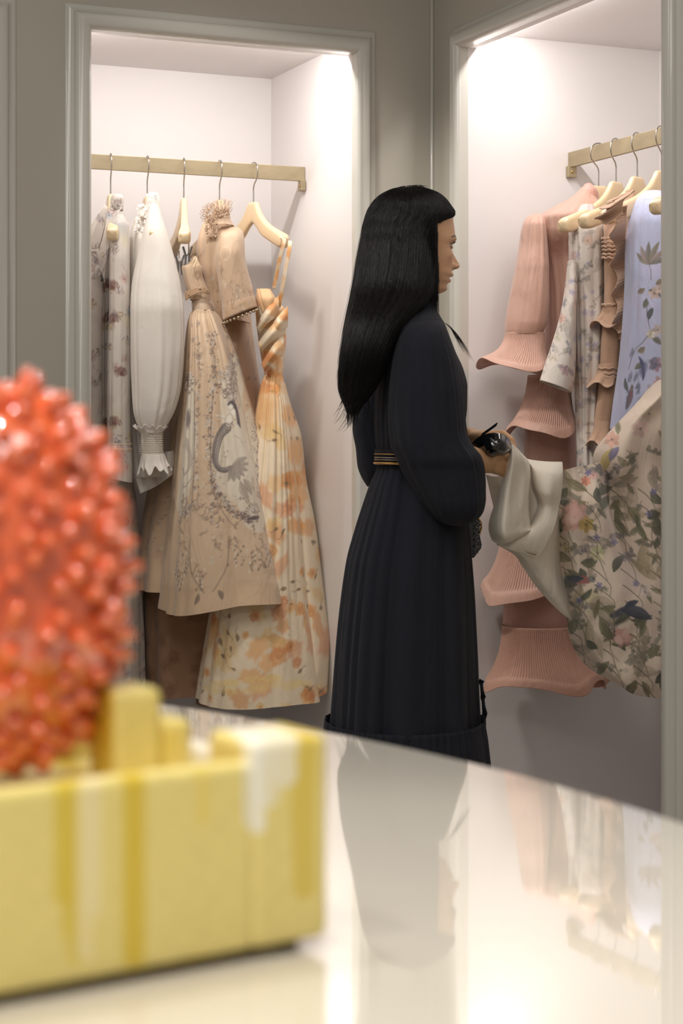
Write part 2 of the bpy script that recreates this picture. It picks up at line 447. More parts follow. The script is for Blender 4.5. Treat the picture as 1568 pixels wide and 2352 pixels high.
# ------------------------------------------------------------------ counter
tz = 0.82
edge = [(-1.5, 2.62), (-1.0, 2.56), (-.6, 2.40), (-.257, 2.185), (-.0205, 1.953), (.1434, 1.741), (.279, 1.497), (.36, 1.28), (.42, 1.02), (.44, .8)]
edge = crom(np.array(edge), 60).tolist()+[[.44, .55], [-1.5, .55]]
ct = thing('display_counter', 'glossy cream lacquered display counter with a curved far edge in the foreground', 'counter', (-.4, 1.4, 0))
def slab(name, pts, z0, z1, bevel):
    bm = bmesh.new(); f = bm.faces.new([bm.verts.new((x, y, z0)) for x, y in pts])
    r = bmesh.ops.extrude_face_region(bm, geom=[f]); bmesh.ops.translate(bm, vec=(0, 0, z1-z0), verts=[v for v in r['geom'] if isinstance(v, bmesh.types.BMVert)])
    bmesh.ops.recalc_face_normals(bm, faces=bm.faces)
    if bevel:
        es = [e for e in bm.edges if all(abs(v.co.z-z1) < 1e-6 for v in e.verts)]
        bmesh.ops.bevel(bm, geom=es, offset=bevel, segments=4, affect='EDGES', profile=.5)
    me = bpy.data.meshes.new(name); bm.to_mesh(me); bm.free(); return me
link('worktop', slab('worktop', edge, tz-.04, tz, .004), M['counter'], ct, smooth=False)
ins = [(x*0.95-.05, y*.95+.03) for x, y in edge]
link('counter_body', slab('counter_body', ins, 0.0, tz-.041, 0), M['counterbase'], ct, smooth=False)

# ------------------------------------------------------------------ yellow planter and red coral ornament
P1 = Vector((-.0078, 1.132, tz)); P0 = Vector((-.1885, 1.012, tz)); e1 = (P0-P1).normalized(); e2 = Vector((-e1.y, e1.x, 0))
if e2.y < 0: e2 = -e2
yl = thing('ceramic_planter', 'yellow dripped block-shaped ceramic planter, out of focus on the counter', 'planter', (P1+e1*.15+e2*.08))
ycv = Canvas(-500, 1500, 800, 2400, (228, 210, 130), .03, 5)
for x, w, y1, c in ((-60, 30, 2000, (214, 186, 60)), (135, 24, 1990, (214, 188, 66)), (150, 18, 2120, (214, 188, 66)), (285, 27, 2150, (212, 182, 52)), (192, 26, 2020, (236, 222, 170)), (178, 14, 2120, (234, 218, 160)), (690, 34, 2050, (216, 190, 84)), (440, 20, 1860, (228, 206, 110)), (-250, 40, 2100, (212, 182, 52)), (600, 30, 1830, (238, 230, 200)), (572, 26, 1890, (240, 236, 222)), (640, 40, 1780, (238, 230, 205))):
    ycv.stroke([(x, 1560), (x+3, 1700), (x-2, (1700+y1)/2), (x+2, y1)], w, w*.8, c, .85)
for x, y, rx, ry in ((430, 2180, 60, 20), (60, 2230, 90, 30), (330, 2210, 40, 40)): ycv.blob(x, y, rx, ry, 0, (212, 184, 70), .5, .6, .2)
def wallbox(name, o, L, T, H, parent, canvas=True):
    """dense box so the drips show; o on P1-P0 line"""
    bm = bmesh.new(); me = box_mesh(name, o, e1*L, e2*T, (0, 0, H), .006, 3)
    bm.from_mesh(me); bmesh.ops.subdivide_edges(bm, edges=[e for e in bm.edges if e.calc_length() > .02], cuts=60, use_grid_fill=True)
    bm.to_mesh(me); bm.free()
    co = np.empty(len(me.vertices)*3); me.vertices.foreach_get('co', co); co = co.reshape(-1, 3)
    al = (co-np.array(P1))@np.array(e1); ac = (co-np.array(P1))@np.array(e2)
    px = 755-al/.2168*755-ac*900; py = 2180-(co[:, 2]-tz-.006)/.126*480
    set_col(me, ycv.sample(px, py)); return link(name, me, M['yellow'], parent)
fz = .007
wallbox('front_wall', P1+Vector((0, 0, fz))+e1*.052, .304, .016, .114, yl)
wallbox('corner_block', P1+Vector((0, 0, fz))-e2*.0006, .056, .055, .126, yl)
wallbox('side_wall', P1+Vector((0, 0, fz))+e2*.055, .016, .165, .100, yl)
wallbox('back_wall', P1+Vector((0, 0, fz))+e2*.220+e1*.0, .13, .016, .100, yl)
wallbox('stepped_tower', P1+Vector((0, 0, fz))+e2*.085+e1*.070, .034, .04, .150, yl)
wallbox('tower_step', P1+Vector((0, 0, fz))+e2*.085+e1*.048, .022, .04, .128, yl)
wallbox('back_wall', P1+Vector((0, 0, fz))+e2*.220+e1*.13, .20, .016, .100, yl)
wallbox('base_plate', P1+Vector((0, 0, fz))+e2*.016+e1*.016, .33, .20, .086, yl)
for a, b in ((.02, .02), (.30, .02), (.02, .13), (.30, .13)):
    link('foot', pipe_mesh('foot', [([P1+e1*a+e2*b+Vector((0, 0, 0)), P1+e1*a+e2*b+Vector((0, 0, .010))], .008)], 16), M['plastic'], yl)

def coral():
    cen = P(35, 1322, 1.17); rx, rz = .0700, .130
    bm = bmesh.new()
    bmesh.ops.create_icosphere(bm, subdivisions=4, radius=1.0)
    for v in bm.verts:
        v.co = Vector((v.co.x*rx*.93, v.co.y*rx*.8, v.co.z*rz*.93*(1 if v.co.z > 0 else 1.0)))
    N = 300; g = PI*(3-5**.5)
    for i in range(N):
        z = max(-1, min(1, 1-2*(i+.5)/N+random.uniform(-.03, .03))); r = math.sqrt(1-z*z); t = g*i+random.uniform(-.12, .12)
        n = Vector((r*math.cos(t), r*math.sin(t), z)); b = Vector((n.x*rx*.9, n.y*rx*.78, n.z*rz*.9))
        nn = Vector((n.x/rx, n.y/(rx*.9), n.z/rz)).normalized()
        l = random.uniform(.007, .016); rr = random.uniform(.0058, .0080)
        s = bmesh.ops.create_icosphere(bm, subdivisions=2, radius=1.0)['verts']
        up = nn; a1 = up.orthogonal().normalized(); a2 = up.cross(a1)
        for v in s:
            k = 1-.35*max(0, v.co.z)
            v.co = b+a1*v.co.x*rr*k+a2*v.co.y*rr*k+up*(l*.5+v.co.z*l*.75)
    me = bpy.data.meshes.new('coral_ornament'); bm.to_mesh(me); bm.free()
    for v in me.vertices: v.co += cen
    return tag(link('coral_ornament', me, M['coral']), 'shiny red knobbly coral-like ornament standing in the yellow planter, out of focus', 'ornament')
coral()

# ------------------------------------------------------------------ rails and hangers
RZ = CAMZ+.752
def rail(org, d, t0, t1, endt, label):
    r = thing('hanging_rail', label, 'clothes rail', org+d*endt+Vector((0, 0, RZ)))
    n = Vector((-d.y, d.x, 0))
    link('bar', box_mesh('bar', org+d*t0-n*.005+Vector((0, 0, RZ-.041)), d*(t1-t0), n*.010, (0, 0, .041), .001), M['brass'], r, smooth=False)
    for e in (t0, t1):
        s = 1 if e == t0 else -1
        b = link('bracket', box_mesh('bracket', org+d*e-n*.012+Vector((0, 0, RZ-.068)), d*(.014*s), n*.026, (0, 0, .030), .0012), M['brass'], r, smooth=False)
        c = org+d*(e+.0145*s)+Vector((0, 0, RZ-.054))
        link('screw', pipe_mesh('screw', [([c-d*.001*s, c+d*.0012*s], .0035)], 14), M['gold'], b)
LR = CORNER+A*LO[1]+B*.3365; RR = CORNER-B*RO[0]+A*.3125
rail(LR, A, LO[0]-LO[1]+.001, -.002, -.3, 'brass hanging rail in the left alcove')
rail(RR, -B, .002, RO[1]-RO[0]-.001, .3, 'brass hanging rail in the right alcove')

def hanger_parts(o, clips=False, flip=1):
    """local frame: x across the shoulders, z up, origin at the neck top"""
    n = 34; prof = []
    # upper and lower outline of one arm, mirrored
    up = crom(np.array([(0, 0), (.020, 0), (.030, -.014), (.048, -.036), (.085, -.062), (.13, -.082), (.175, -.098), (.205, -.109), (.216, -.120)]), n)
    lo = crom(np.array([(0, -.058), (.010, -.061), (.030, -.074), (.055, -.094), (.085, -.108), (.13, -.124), (.170, -.138), (.200, -.146), (.213, -.140)]), n)
    th = np.interp(np.linspace(0, 1, n), [0, .25, .6, .85, 1], [.0085, .0085, .011, .017, .012])
    rings = []
    for sgn in (-1, 1):
        for i in (range(n-1, -1, -1) if sgn < 0 else range(1, n)):
            bulge = -.02*(np.interp(i/(n-1), [0, .4, 1], [0, .15, 1]))*flip
            u, l, w = up[i], lo[i], th[i]
            ring = []
            for a in np.linspace(0, 2*PI, 20, endpoint=False):
                ca, sa = math.cos(a), math.sin(a); q = 4.0
                ca = math.copysign(abs(ca)**(2/q), ca); sa = math.copysign(abs(sa)**(2/q), sa)
                mid = (u+l)/2; hf = (u-l)/2
                ring.append((sgn*(mid[0]+hf[0]*sa), bulge+w*ca, mid[1]+hf[1]*sa))
            rings.append(ring)
    R = len(rings); pts = np.array(rings)
    pts = np.concatenate([np.repeat(pts[:1].mean(1, keepdims=True), 20, 1), pts, np.repeat(pts[-1:].mean(1, keepdims=True), 20, 1)])
    me = grid_mesh('hanger_body', pts, True)
    b = link('hanger_body', me, M['wood']); b.parent = o
    e = b.modifiers.new('edges', 'EDGE_SPLIT'); e.split_angle = math.radians(50)
    hk = [(0, 0, -.01), (0, 0, .02), (0, 0, .038), (.004, 0, .050), (.016, 0, .062), (.0235, 0, .074), (.025, 0, .088), (.021, 0, .101), (.012, 0, .1095), (0, 0, .1125), (-.010, 0, .110), (-.016, 0, .104), (-.018, 0, .097)]
    hk = [tuple(p) for p in crom(np.array(hk)*np.array([flip, 1, 1]), 44)]
    h = link('hook', pipe_mesh('hook', [(hk, .0019)], 10), M['steel']); h.parent = o
    if clips:
        bar = [(-.15, 0, -.13), (-.15, 0, -.158), (-.142, 0, -.166), (.142, 0, -.166), (.15, 0, -.158), (.15, 0, -.13)]
        w = link('trouser_bar', pipe_mesh('trouser_bar', [(bar, .0017)], 8), M['steel']); w.parent = o
        for sx in (-.12, .12):
            bm = bmesh.new()
            for yy in (-1, 1):
                vs = [(sx-.012, yy*.011, -.145), (sx+.012, yy*.011, -.145), (sx+.011, yy*.003, -.172), (sx+.011, yy*.006, -.20), (sx-.011, yy*.006, -.20), (sx-.011, yy*.003, -.172)]
                for off in (0, .0018*yy):
                    ring = [bm.verts.new((x, y+off, z)) for x, y, z in vs]
                    bm.faces.new((ring[0], ring[1], ring[2], ring[5])); bm.faces.new((ring[5], ring[2], ring[3], ring[4]))
            cm = bpy.data.meshes.new('clip'); bm.to_mesh(cm); bm.free()
            c = link('clip', cm, M['greymetal'], smooth=False); c.parent = o
            s = c.modifiers.new('thickness', 'SOLIDIFY'); s.thickness = .002
NECK = RZ-.1085
def hanger(org, d, t, yaw, label, group, clips=False, flip=1, dz=0):
    o = thing('clothes_hanger', label, 'clothes hanger', org+d*t+Vector((0, 0, NECK+dz)), group)
    hanger_parts(o, clips, flip); o.rotation_euler = (0, 0, yaw); return o
def copy_hanger(src, org, d, t, yaw, label, dz=0):
    r = src.copy(); COL.objects.link(r); r.location = org+d*t+Vector((0, 0, NECK+dz)); r.rotation_euler = (0, 0, yaw); r['label'] = label
    for ch in list(src.children):
        c = ch.copy(); COL.objects.link(c); c.parent = r
    return r
def t_left(px):
    k = (px-CX)/FPX; return -(LR.x-k*LR.y)/(A.x-k*A.y)
def t_right(px):
    k = (px-CX)/FPX; return -(RR.x-k*RR.y)/(-B.x+k*B.y)
# local +x points towards the shop (near end)
def yaw_for(vec): return math.atan2(vec.y, vec.x)
def nearend(deg):    # direction of the near end: deg to the right of straight towards the camera
    a = math.radians(deg); return Vector((math.sin(a), -math.cos(a), 0))
GL, GR = 'wooden hangers on the left rail', 'wooden hangers on the right rail'
h1 = hanger(LR, A, t_left(254), yaw_for(nearend(13)), 'pale wooden hanger holding the ink-floral halter dress, leftmost on the left rail', GL)
copy_hanger(h1, LR, A, t_left(338), yaw_for(nearend(16)), 'pale wooden hanger inside the white puff-sleeve dress')
h3 = hanger(LR, A, t_left(422), yaw_for(nearend(10)), 'bare-shouldered wooden hanger with a metal clip holding the mermaid-print skirt', GL, clips=True)
copy_hanger(h1, LR, A, t_left(504), yaw_for(nearend(20)), 'pale wooden hanger under the frilled collar of the taupe dress')
copy_hanger(h1, LR, A, t_left(582), yaw_for(nearend(31)), 'wooden hanger with orange straps looped on its end, rightmost on the left rail')
r1 = hanger(RR, -B, .150, yaw_for(-A), 'wooden hanger inside the pink pleated dress, nearest the rail bracket', GR)
def rh(t, deg, label, src=r1, dz=0):
    a = math.radians(deg); d = -A*math.cos(a)+(-B)*math.sin(a); return copy_hanger(src, RR, -B, t, yaw_for(d), label, dz)
# ================================================================== garments on the left rail
INK = (132, 114, 106)
def ink_florals(c, n, x0, x1, y0, y1, inks, fills, sc=1.0):
    for _ in range(n):
        x, y = c.r.uniform(x0, x1), c.r.uniform(y0, y1); k = c.r.random(); ink = inks[c.r.randrange(len(inks))]
        if k < .3:
            c.flower(x, y, c.r.uniform(9, 17)*sc, 6, fills[c.r.randrange(len(fills))], ink, .55, ink)
        elif k < .75:
            a = c.r.uniform(0, 6.28)
            for j in range(3): c.leaf(x, y, c.r.uniform(14, 26)*sc, 5*sc, a+j*.7, fills[c.r.randrange(len(fills))], .8, None, ink)
        else:
            pts = [(x, y)]; t = c.r.uniform(0, 6.28)
            for j in range(6):
                t += c.r.uniform(-.9, .9); pts.append((pts[-1][0]+math.cos(t)*7*sc, pts[-1][1]+math.sin(t)*7*sc))
            c.stroke(pts, .5, .35, ink, .8)

def wash(c, n, x0, x1, y0, y1, cols, r0=12, r1=34, a=.3):
    for _ in range(n):
        c.blob(c.r.uniform(x0, x1), c.r.uniform(y0, y1), c.r.uniform(r0, r1), c.r.uniform(r0, r1)*1.3, c.r.uniform(0, 3), cols[c.r.randrange(len(cols))], a, .9, .2)

# ---- ink-floral halter dress -------------------------------------------------
c = Canvas(80, 430, 420, 1640, (216, 206, 196), .03, 21)
wash(c, 60, 80, 420, 430, 1640, [(196, 176, 170), (168, 176, 190), (214, 200, 150), (206, 170, 160)], a=.35)
ink_florals(c, 330, 90, 410, 440, 1630, [(116, 96, 92), (90, 84, 92), (140, 100, 88)], [(200, 176, 172), (176, 184, 198), (222, 206, 140), (214, 180, 170)], .85)
for x, y in ((262, 665), (265, 740), (268, 975), (265, 1050), (300, 1200), (285, 860)):
    for j in range(7): c.leaf(x, y, 19, 6, -PI/2+(j-3)*.42, (150, 118, 112), .9, None, (110, 74, 66))
    c.blob(x, y, 7, 5, 0, (120, 84, 74), .7, .4)
d1 = thing('halter_dress', 'long ink-drawn floral dress with halter tie neck, leftmost garment on the left rail', 'dress', P(254, 470, 4.99))
tube('skirt', [(1060, 170, 300, 5.02, .12), (1200, 160, 318, 5.04, .14), (1400, 150, 328, 5.05, .16), (1612, 140, 335, 5.05, .17)], M['cotton'], d1, c, folds=[(7, .03, .10, 1, .6), (13, .01, .04, 2, .7)], wr=.03, hem=[(5, 5, 1, 2)])
tube('bodice', [(474, 240, 262, 4.98, .03), (500, 222, 272, 4.98, .07), (560, 196, 285, 4.98, .12), (620, 180, 288, 5.0, .13), (700, 185, 284, 5.0, .13), (900, 176, 292, 5.0, .13), (1080, 166, 300, 5.01, .13)], M['cotton'], d1, c, folds=[(6, .05, .10, 2.2, .6), (11, .02, .04, .4, .7)], wr=.03)
lp = tube('front_panel', [(592, 196, 222, 4.86, .03), (640, 180, 242, 4.86, .035), (760, 176, 240, 4.86, .04), (900, 172, 241, 4.87, .04), (1050, 165, 244, 4.88, .05)], M['cotton'], d1, c, folds=[(5, .08, .12, .3, .6)], wr=.05)
sl = tube('sleeve', [(494, 262, 288, 4.84, .02), (520, 254, 297, 4.84, .04), (600, 250, 298, 4.83, .05), (700, 250, 298, 4.82, .05), (800, 247, 299, 4.82, .055), (900, 246, 299, 4.82, .055), (1018, 245, 301, 4.82, .055), (1028, 243, 303, 4.82, .058), (1100, 240, 304, 4.82, .06)], M['cotton'], d1, c, folds=[(4, .05, .06, 1.2, .6), (9, .02, .03, 2, .7)], wr=.03, tilt=-8)
for y in (1020, 1032): link('cuff_trim', pipe_mesh('cuff_trim', [([P(273+31*math.cos(t), y, 4.82-.062*math.sin(t)) for t in np.linspace(0, 2*PI, 40)], .0011)], 6), M['wood'], sl)
tube('collar_band', [(447, 257, 281, 4.86, .016), (456, 253, 285, 4.86, .022), (470, 252, 284, 4.86, .024), (484, 256, 283, 4.86, .022)], M['cotton'], d1, c, folds=[(5, .06, .08, 2, .6)], cap=True)
patch('halter_strap', [[(256, 462, 4.85), (283, 470, 4.85)], [(246, 500, 4.83), (268, 500, 4.83)], [(236, 545, 4.81), (255, 548, 4.81)], [(225, 590, 4.80), (244, 600, 4.80)], [(236, 636, 4.80), (240, 650, 4.80)]], M['cotton'], d1, c, 24, 60)
patch('halter_strap', [[(238, 468, 4.88), (248, 480, 4.88)], [(225, 505, 4.86), (240, 520, 4.86)], [(205, 560, 4.85), (226, 575, 4.85)], [(188, 610, 4.85), (215, 620, 4.85)]], M['cotton'], d1, c, 24, 40)
for xs, ys in (([212, 240, 232, 214], [582, 600, 628, 640]), ([206, 222, 232, 236], [580, 576, 600, 645])):
    link('bow_loop', pipe_mesh('bow_loop', [([P(a, b, 4.80) for a, b in zip(xs, ys)]+[P(226, 610, 4.79)], [.005, .007, .008, .006, .004])], 12), M['wood'], d1).data.materials.clear()
for o in [q for q in d1.children if q.name.startswith('bow_loop')]:
    o.data.materials.append(M['cotton']); set_col(o.data, lin((196, 184, 176)))

# ---- white puff-sleeve dress ---------------------------------------------------
W = (240, 233, 224)
d2 = thing('puff_sleeve_dress', 'white sheer dress with a long puffed sleeve and smocked frilled cuff, left rail', 'dress', P(338, 470, 5.03))
tube('bodice', [(486, 318, 352, 5.0, .05), (520, 305, 366, 5.0, .10), (560, 299, 380, 5.0, .15), (700, 296, 380, 5.01, .16), (900, 292, 385, 5.02, .15), (1040, 300, 396, 5.02, .14), (1094, 306, 399, 5.02, .13)], M['organza'], d2, W, folds=[(7, .04, .10, 1.3, .6), (15, .01, .03, 0, .7)], wr=.03)
tube('collar', [(443, 343, 363, 4.92, .02), (455, 338, 366, 4.92, .03), (478, 332, 368, 4.92, .04), (500, 322, 372, 4.92, .06)], M['organza'], d2, W, folds=[(11, .05, .10, 0, 1)], hem=[(9, 2.5, 0, 1)])
def petals(parent, pts, col, mat, size=.006, name='lace_petal', nmax=60):
    bm = bmesh.new()
    for (x, y, D) in pts:
        p = P(x, y, D); a = random.uniform(-.9, .9); s = size*random.uniform(.7, 1.3)
        dx = Vector((math.cos(a), -.3, math.sin(a)))*s; dz = Vector((-math.sin(a)*.6, .55, abs(math.cos(a))))*s*1.5
        v = [bm.verts.new(p+q) for q in (-dx*.5, dx*.5, dx*.6+dz*.6, dz*1.2+Vector((0, -s*.4, 0)), -dx*.6+dz*.6)]
        bm.faces.new(v)
    me = bpy.data.meshes.new(name); bm.to_mesh(me); bm.free(); set_col(me, lin(col))
    o = link(name, me, mat, parent, False); m = o.modifiers.new('thickness', 'SOLIDIFY'); m.thickness = .0008; return o
rr = random.Random(4)
petals(d2, [(rr.uniform(318, 340)+(y-450)*-.12, y, 4.86+rr.uniform(-.01, .01)) for y in [rr.uniform(470, 540) for _ in range(50)]]+[(rr.uniform(338, 362), rr.uniform(448, 520), 4.865) for _ in range(60)], (250, 247, 242), M['organza'], .0048, 'lace_trim')
s2 = tube('sleeve', [(466, 345, 363, 4.88, .012), (500, 336, 373, 4.87, .03), (540, 326, 386, 4.86, .05), (600, 313, 404, 4.85, .06), (660, 301, 417, 4.84, .07), (720, 297, 424, 4.83, .075), (800, 297, 425, 4.83, .075), (880, 299, 419, 4.83, .07), (940, 303, 404, 4.83, .06), (972, 312, 388, 4.83, .045), (990, 326, 374, 4.83, .03)],
     M['organza'], d2, W, folds=[(4, .02, .07, 2.4, .6), (9, .0, .06, .7, .7), (17, 0, .05, 0, .8)], wr=.035, dy=3)
def frill(name, parent, col, mat, x0, x1, X0, X1, y0, y1, D, rd, nw=9, amp=5, seed=0, tilt=0):
    return tube(name, [(y0, x0, x1, D, rd*.8), ((y0+y1)/2, (x0*.6+X0*.4), (x1*.6+X1*.4), D, rd*.95), (y1, X0, X1, D, rd*1.3)], mat, parent, col, nth=220, dy=1.5, folds=[(nw, 0, .20, seed, 1), (nw*2+1, 0, .05, seed+1, 1)], hem=[(nw+2, amp, seed, 1.5), (5, amp*.7, seed+2, 1.5)], tilt=tilt, thick=.0012)
frill('cuff_frill', s2, W, M['organza'], 322, 372, 302, 386, 995, 980, 4.83, .045, 11, 4, 1)
cf = tube('smocked_cuff', [(990, 322, 372, 4.83, .030), (1010, 322, 372, 4.83, .030), (1030, 324, 374, 4.83, .030), (1047, 325, 377, 4.83, .031)], M['organza'], s2, (232, 224, 212), nth=240, dy=1, pleat=(30, .05, -.1, 1.2), folds=[(5, .04, .04, 0, .7)])
for y in range(992, 1046, 5): link('smocking_thread', pipe_mesh('smocking_thread', [([P(348+26*math.cos(t), y+.8*math.sin(30*t), 4.83-.0315*math.sin(t)) for t in np.linspace(0, 2*PI, 120)], .0008)], 5), M['organza'], cf).data
for o in cf.children: set_col(o.data, lin((236, 228, 216)))
frill('cuff_frill', s2, W, M['organza'], 325, 377, 314, 396, 1043, 1080, 4.83, .042, 8, 7, 3)
patch('hem_flap', [[(300, 1030, 4.93), (350, 1040, 4.93), (400, 1035, 4.93)], [(307, 1080, 4.92), (355, 1075, 4.92), (399, 1062, 4.92)], [(322, 1134, 4.91), (360, 1116, 4.91), (396, 1090, 4.92)]], M['organza'], d2, W, 60, 40, fold=[(2, .012, .3, 'u')])

# ---- mermaid-print skirt --------------------------------------------------------
TAN = (214, 186, 156)
c = Canvas(280, 690, 800, 1420, TAN, .03, 33)
PAN = (224, 212, 192)
for pts, w in (([(565, 850), (552, 930), (570, 1050), (600, 1150), (610, 1180)], 50), ([(430, 880), (425, 960), (415, 1060), (400, 1150)], 30), ([(620, 960), (640, 1060), (660, 1130)], 34)): c.stroke(pts, w*.7, w*.9, PAN, .85)
c.blob(560, 1070, 72, 105, -.25, PAN, .9, .25); c.blob(425, 1020, 38, 120, .08, PAN, .85, .3)
ink_florals(c, 50, 320, 760, 730, 860, [INK], [(198, 170, 150)], .5)
def inkcluster(x, y, n, R, col=INK, a=.8):
    for _ in range(n):
        t = c.r.uniform(0, 6.28); q = R*math.sqrt(c.r.random()); xx, yy = x+q*math.cos(t), y+q*math.sin(t)
        k = c.r.random()
        if k < .5: c.leaf(xx, yy, c.r.uniform(5, 10), c.r.uniform(1.5, 3), c.r.uniform(0, 6.28), col, a)
        elif k < .8: c.ring(xx, yy, c.r.uniform(2, 5), c.r.uniform(2, 5), 0, col, .3, a)
        else: c.flower(xx, yy, c.r.uniform(4, 6), 5, (236, 226, 210), col, a, col)
for k in range(40):
    t = k/39; inkcluster(494+6*math.sin(t*9), 770+t*420, 5, 9, INK, .65); inkcluster(457+4*math.sin(t*7), 780+t*380, 3, 7, INK, .5)
for k in range(26): t = k/25; inkcluster(550-4*t, 860+70*t, 6, 22, INK, .45)
for _ in range(120): inkcluster(c.r.uniform(380, 680), c.r.uniform(900, 1290), 2, 12, (178, 154, 134), .55)
for _ in range(60): c.sprig(c.r.uniform(370, 680), c.r.uniform(1130, 1310), c.r.uniform(16, 30), c.r.uniform(0, 6.28), (176, 150, 130), 5, .6, 2.4)
inkcluster(540, 880, 90, 34, INK, .6); inkcluster(422, 880, 60, 22, INK, .7); inkcluster(560, 830, 40, 20, INK, .6)
# vignette outlines
c.stroke([(497, 900), (492, 980), (492, 1080), (500, 1130), (525, 1180), (556, 1215)], 1.1, .9, INK, .8)
c.stroke([(452, 900), (452, 1000), (450, 1100), (444, 1150), (425, 1190)], 1.0, .8, INK, .8)
for k in range(34):
    t = k/33; x = 498+t*95; y = 1110+100*t+14*math.sin(t*4); inkcluster(x, y, 4, 8, INK, .7); inkcluster(440-t*50, 1150+t*40, 2, 7, INK, .55)
# mermaid: tail, fin, torso, hair
tail = [(529, 985), (512, 1005), (503, 1035), (503, 1060), (512, 1076), (528, 1080), (541, 1076)]
c.stroke(tail, 12, 4.5, (122, 110, 106), .85); c.stroke([(x+3, y-2) for x, y in tail], 6, 2, (178, 166, 154), .8)
for k in range(26):
    x, y = crom(np.array(tail, float), 26)[k]; c.ring(x, y, 6, 3, 1.2, (80, 72, 74), .3, .35)
for j in range(7):
    t = -.5+j*.38; c.leaf(542, 1072, 44-j*1.5, 7, t, (172, 158, 146), .75, (104, 94, 92))
c.blob(536, 968, 9, 15, .2, (236, 226, 212), .95, .3); c.blob(545, 950, 7, 8, 0, (236, 226, 212), .95, .3); c.stroke([(528, 962), (516, 958), (504, 956)], 2.4, 1.6, (232, 222, 206), .95)
c.stroke([(528, 964), (516, 960), (504, 958)], .5, .4, INK, .8); c.ring(536, 968, 9, 15, .2, INK, .08, .6)
c.blob(541, 935, 6, 7.5, 0, (236, 226, 212), .95, .3); c.blob(543, 928, 9, 8, 0, (98, 86, 88), .85, .4)
for j in range(6): c.stroke([(546+j, 930), (552+j, 945), (554+j*1.4, 960), (556+j*1.5, 975+j*2)], 1.6, 1, (98, 86, 88), .8)
c.stroke([(530, 974), (536, 977), (543, 972)], 1.6, 1.6, (150, 130, 120), .8); c.blob(539, 937, 6.5, 8, .1, (238, 228, 214), 1, .3); c.ring(539, 937, 6.5, 8, .1, INK, .1, .7); c.stroke([(534, 932), (540, 927), (547, 930), (549, 940)], 2.6, 2.2, (98, 86, 88), .9)
c.stroke([(548, 1003), (562, 1010), (572, 1030)], .6, .4, INK, .6)
# second fin and shell
c.leaf(570, 1100, 44, 9, 1.1, (180, 162, 146), .7, (104, 92, 90)); c.leaf(582, 1150, 50, 9, -2.0, (180, 162, 146), .7, (104, 92, 90))
for j in range(9):
    t = -PI+.25+j*.33; c.leaf(597, 1180, 24, 5, t, (216, 202, 184), .9, INK, None); c.stroke([(597, 1180), (597+math.cos(t)*24, 1180+math.sin(t)*24)], .5, 1.3, INK, .7)
c.blob(595, 1175, 7, 7, 0, (170, 156, 148), 1, .3); c.blob(593, 1173, 3, 3, 0, (240, 232, 220), .9, .6); c.leaf(578, 1194, 38, 5, -.12, (98, 84, 84), .85)
c.blob(423, 960, 15, 26, 0, (110, 98, 98), .75, .5, .1); c.stroke([(420, 1010), (432, 1040), (430, 1070), (412, 1085)], 8, 3, (150, 138, 132), .45); c.stroke([(398, 1070), (415, 1110), (440, 1090)], 2, 1, INK, .6)
for k in range(50): inkcluster(c.r.uniform(620, 650), 960+k*3.4, 2, 9, (120, 104, 110), .5)
for (x, y) in ((590, 1270), (640, 1265), (555, 1255), (400, 1295), (385, 1275), (470, 1300), (420, 1260)):
    for j in range(16): c.leaf(x+c.r.gauss(0, 10), y+j*3.2-10, 9, 3, c.r.uniform(.8, 2.4), [(232, 220, 200), (166, 142, 124), (150, 130, 116)][j % 3], .7)
for s in (-1, 1):
    c.stroke([(487+s*48, 1230), (487+s*44, 1290), (487+s*22, 1330), (487+s*10, 1345)], 2.6, 2.2, (150, 128, 110), .5); c.leaf(487+s*22, 1345, 26, 6, PI/2-s*.4, (140, 122, 108), .8)
d3 = thing('printed_skirt', 'tan skirt dress with a grey mermaid and shell print, clipped to the bare wooden hanger', 'dress', P(450, 700, 5.02))
tube('skirt', [(712, 440, 494, 4.93, .05), (726, 432, 506, 4.93, .07), (750, 426, 520, 4.93, .09), (800, 420, 543, 4.93, .11), (900, 410, 572, 4.93, .13), (1000, 398, 600, 4.93, .14), (1100, 387, 626, 4.93, .15), (1200, 375, 650, 4.93, .155), (1300, 363, 674, 4.93, .16), (1335, 360, 681, 4.93, .16), (1337, 360, 682, 4.93, .16), (1390, 354, 692, 4.93, .165)],
     M['silk'], d3, c, nth=460, dy=2.2, folds=[(5, .10, .13, 2.35, .45), (11, .05, .03, .6, .7), (23, .05, 0, 1, .8)], wr=.02, tilt=14, hem=[(3, 6, 1.0, 2)], band=(.915, (.97, .95, .92)))
tube('waistband', [(678, 441, 484, 4.93, .045), (690, 440, 487, 4.93, .046), (700, 439, 491, 4.93, .048), (714, 440, 495, 4.93, .05)], M['silk'], d3, (216, 190, 164), folds=[(6, .06, .03, .5, .6), (3, .05, .05, 2, 1)], wr=.05)
tube('bodice', [(588, 443, 452, 4.93, .01), (610, 425, 462, 4.93, .03), (612, 416, 464, 4.93, .05), (640, 420, 470, 4.93, .055), (665, 426, 480, 4.93, .055), (690, 436, 486, 4.93, .05)], M['silk'], d3, c, folds=[(4, .12, .12, 3.6, .5), (9, .04, .04, 1, .7)], wr=.08)
link('strap_loop', pipe_mesh('strap_loop', [([P(x, y, 4.86) for x, y in ((449, 590), (443, 600), (440, 612), (444, 616), (450, 604), (451, 592))], .0018)], 8), M['wood'], d3)
bt = patch('belt', [[(424, 672, 4.875), (445, 662, 4.868), (462, 659, 4.866), (480, 664, 4.875)], [(426, 690, 4.875), (446, 677, 4.866), (463, 672, 4.864), (480, 676, 4.875)]], M['silk'], d3, (182, 148, 116), 40, 8, thick=.003)
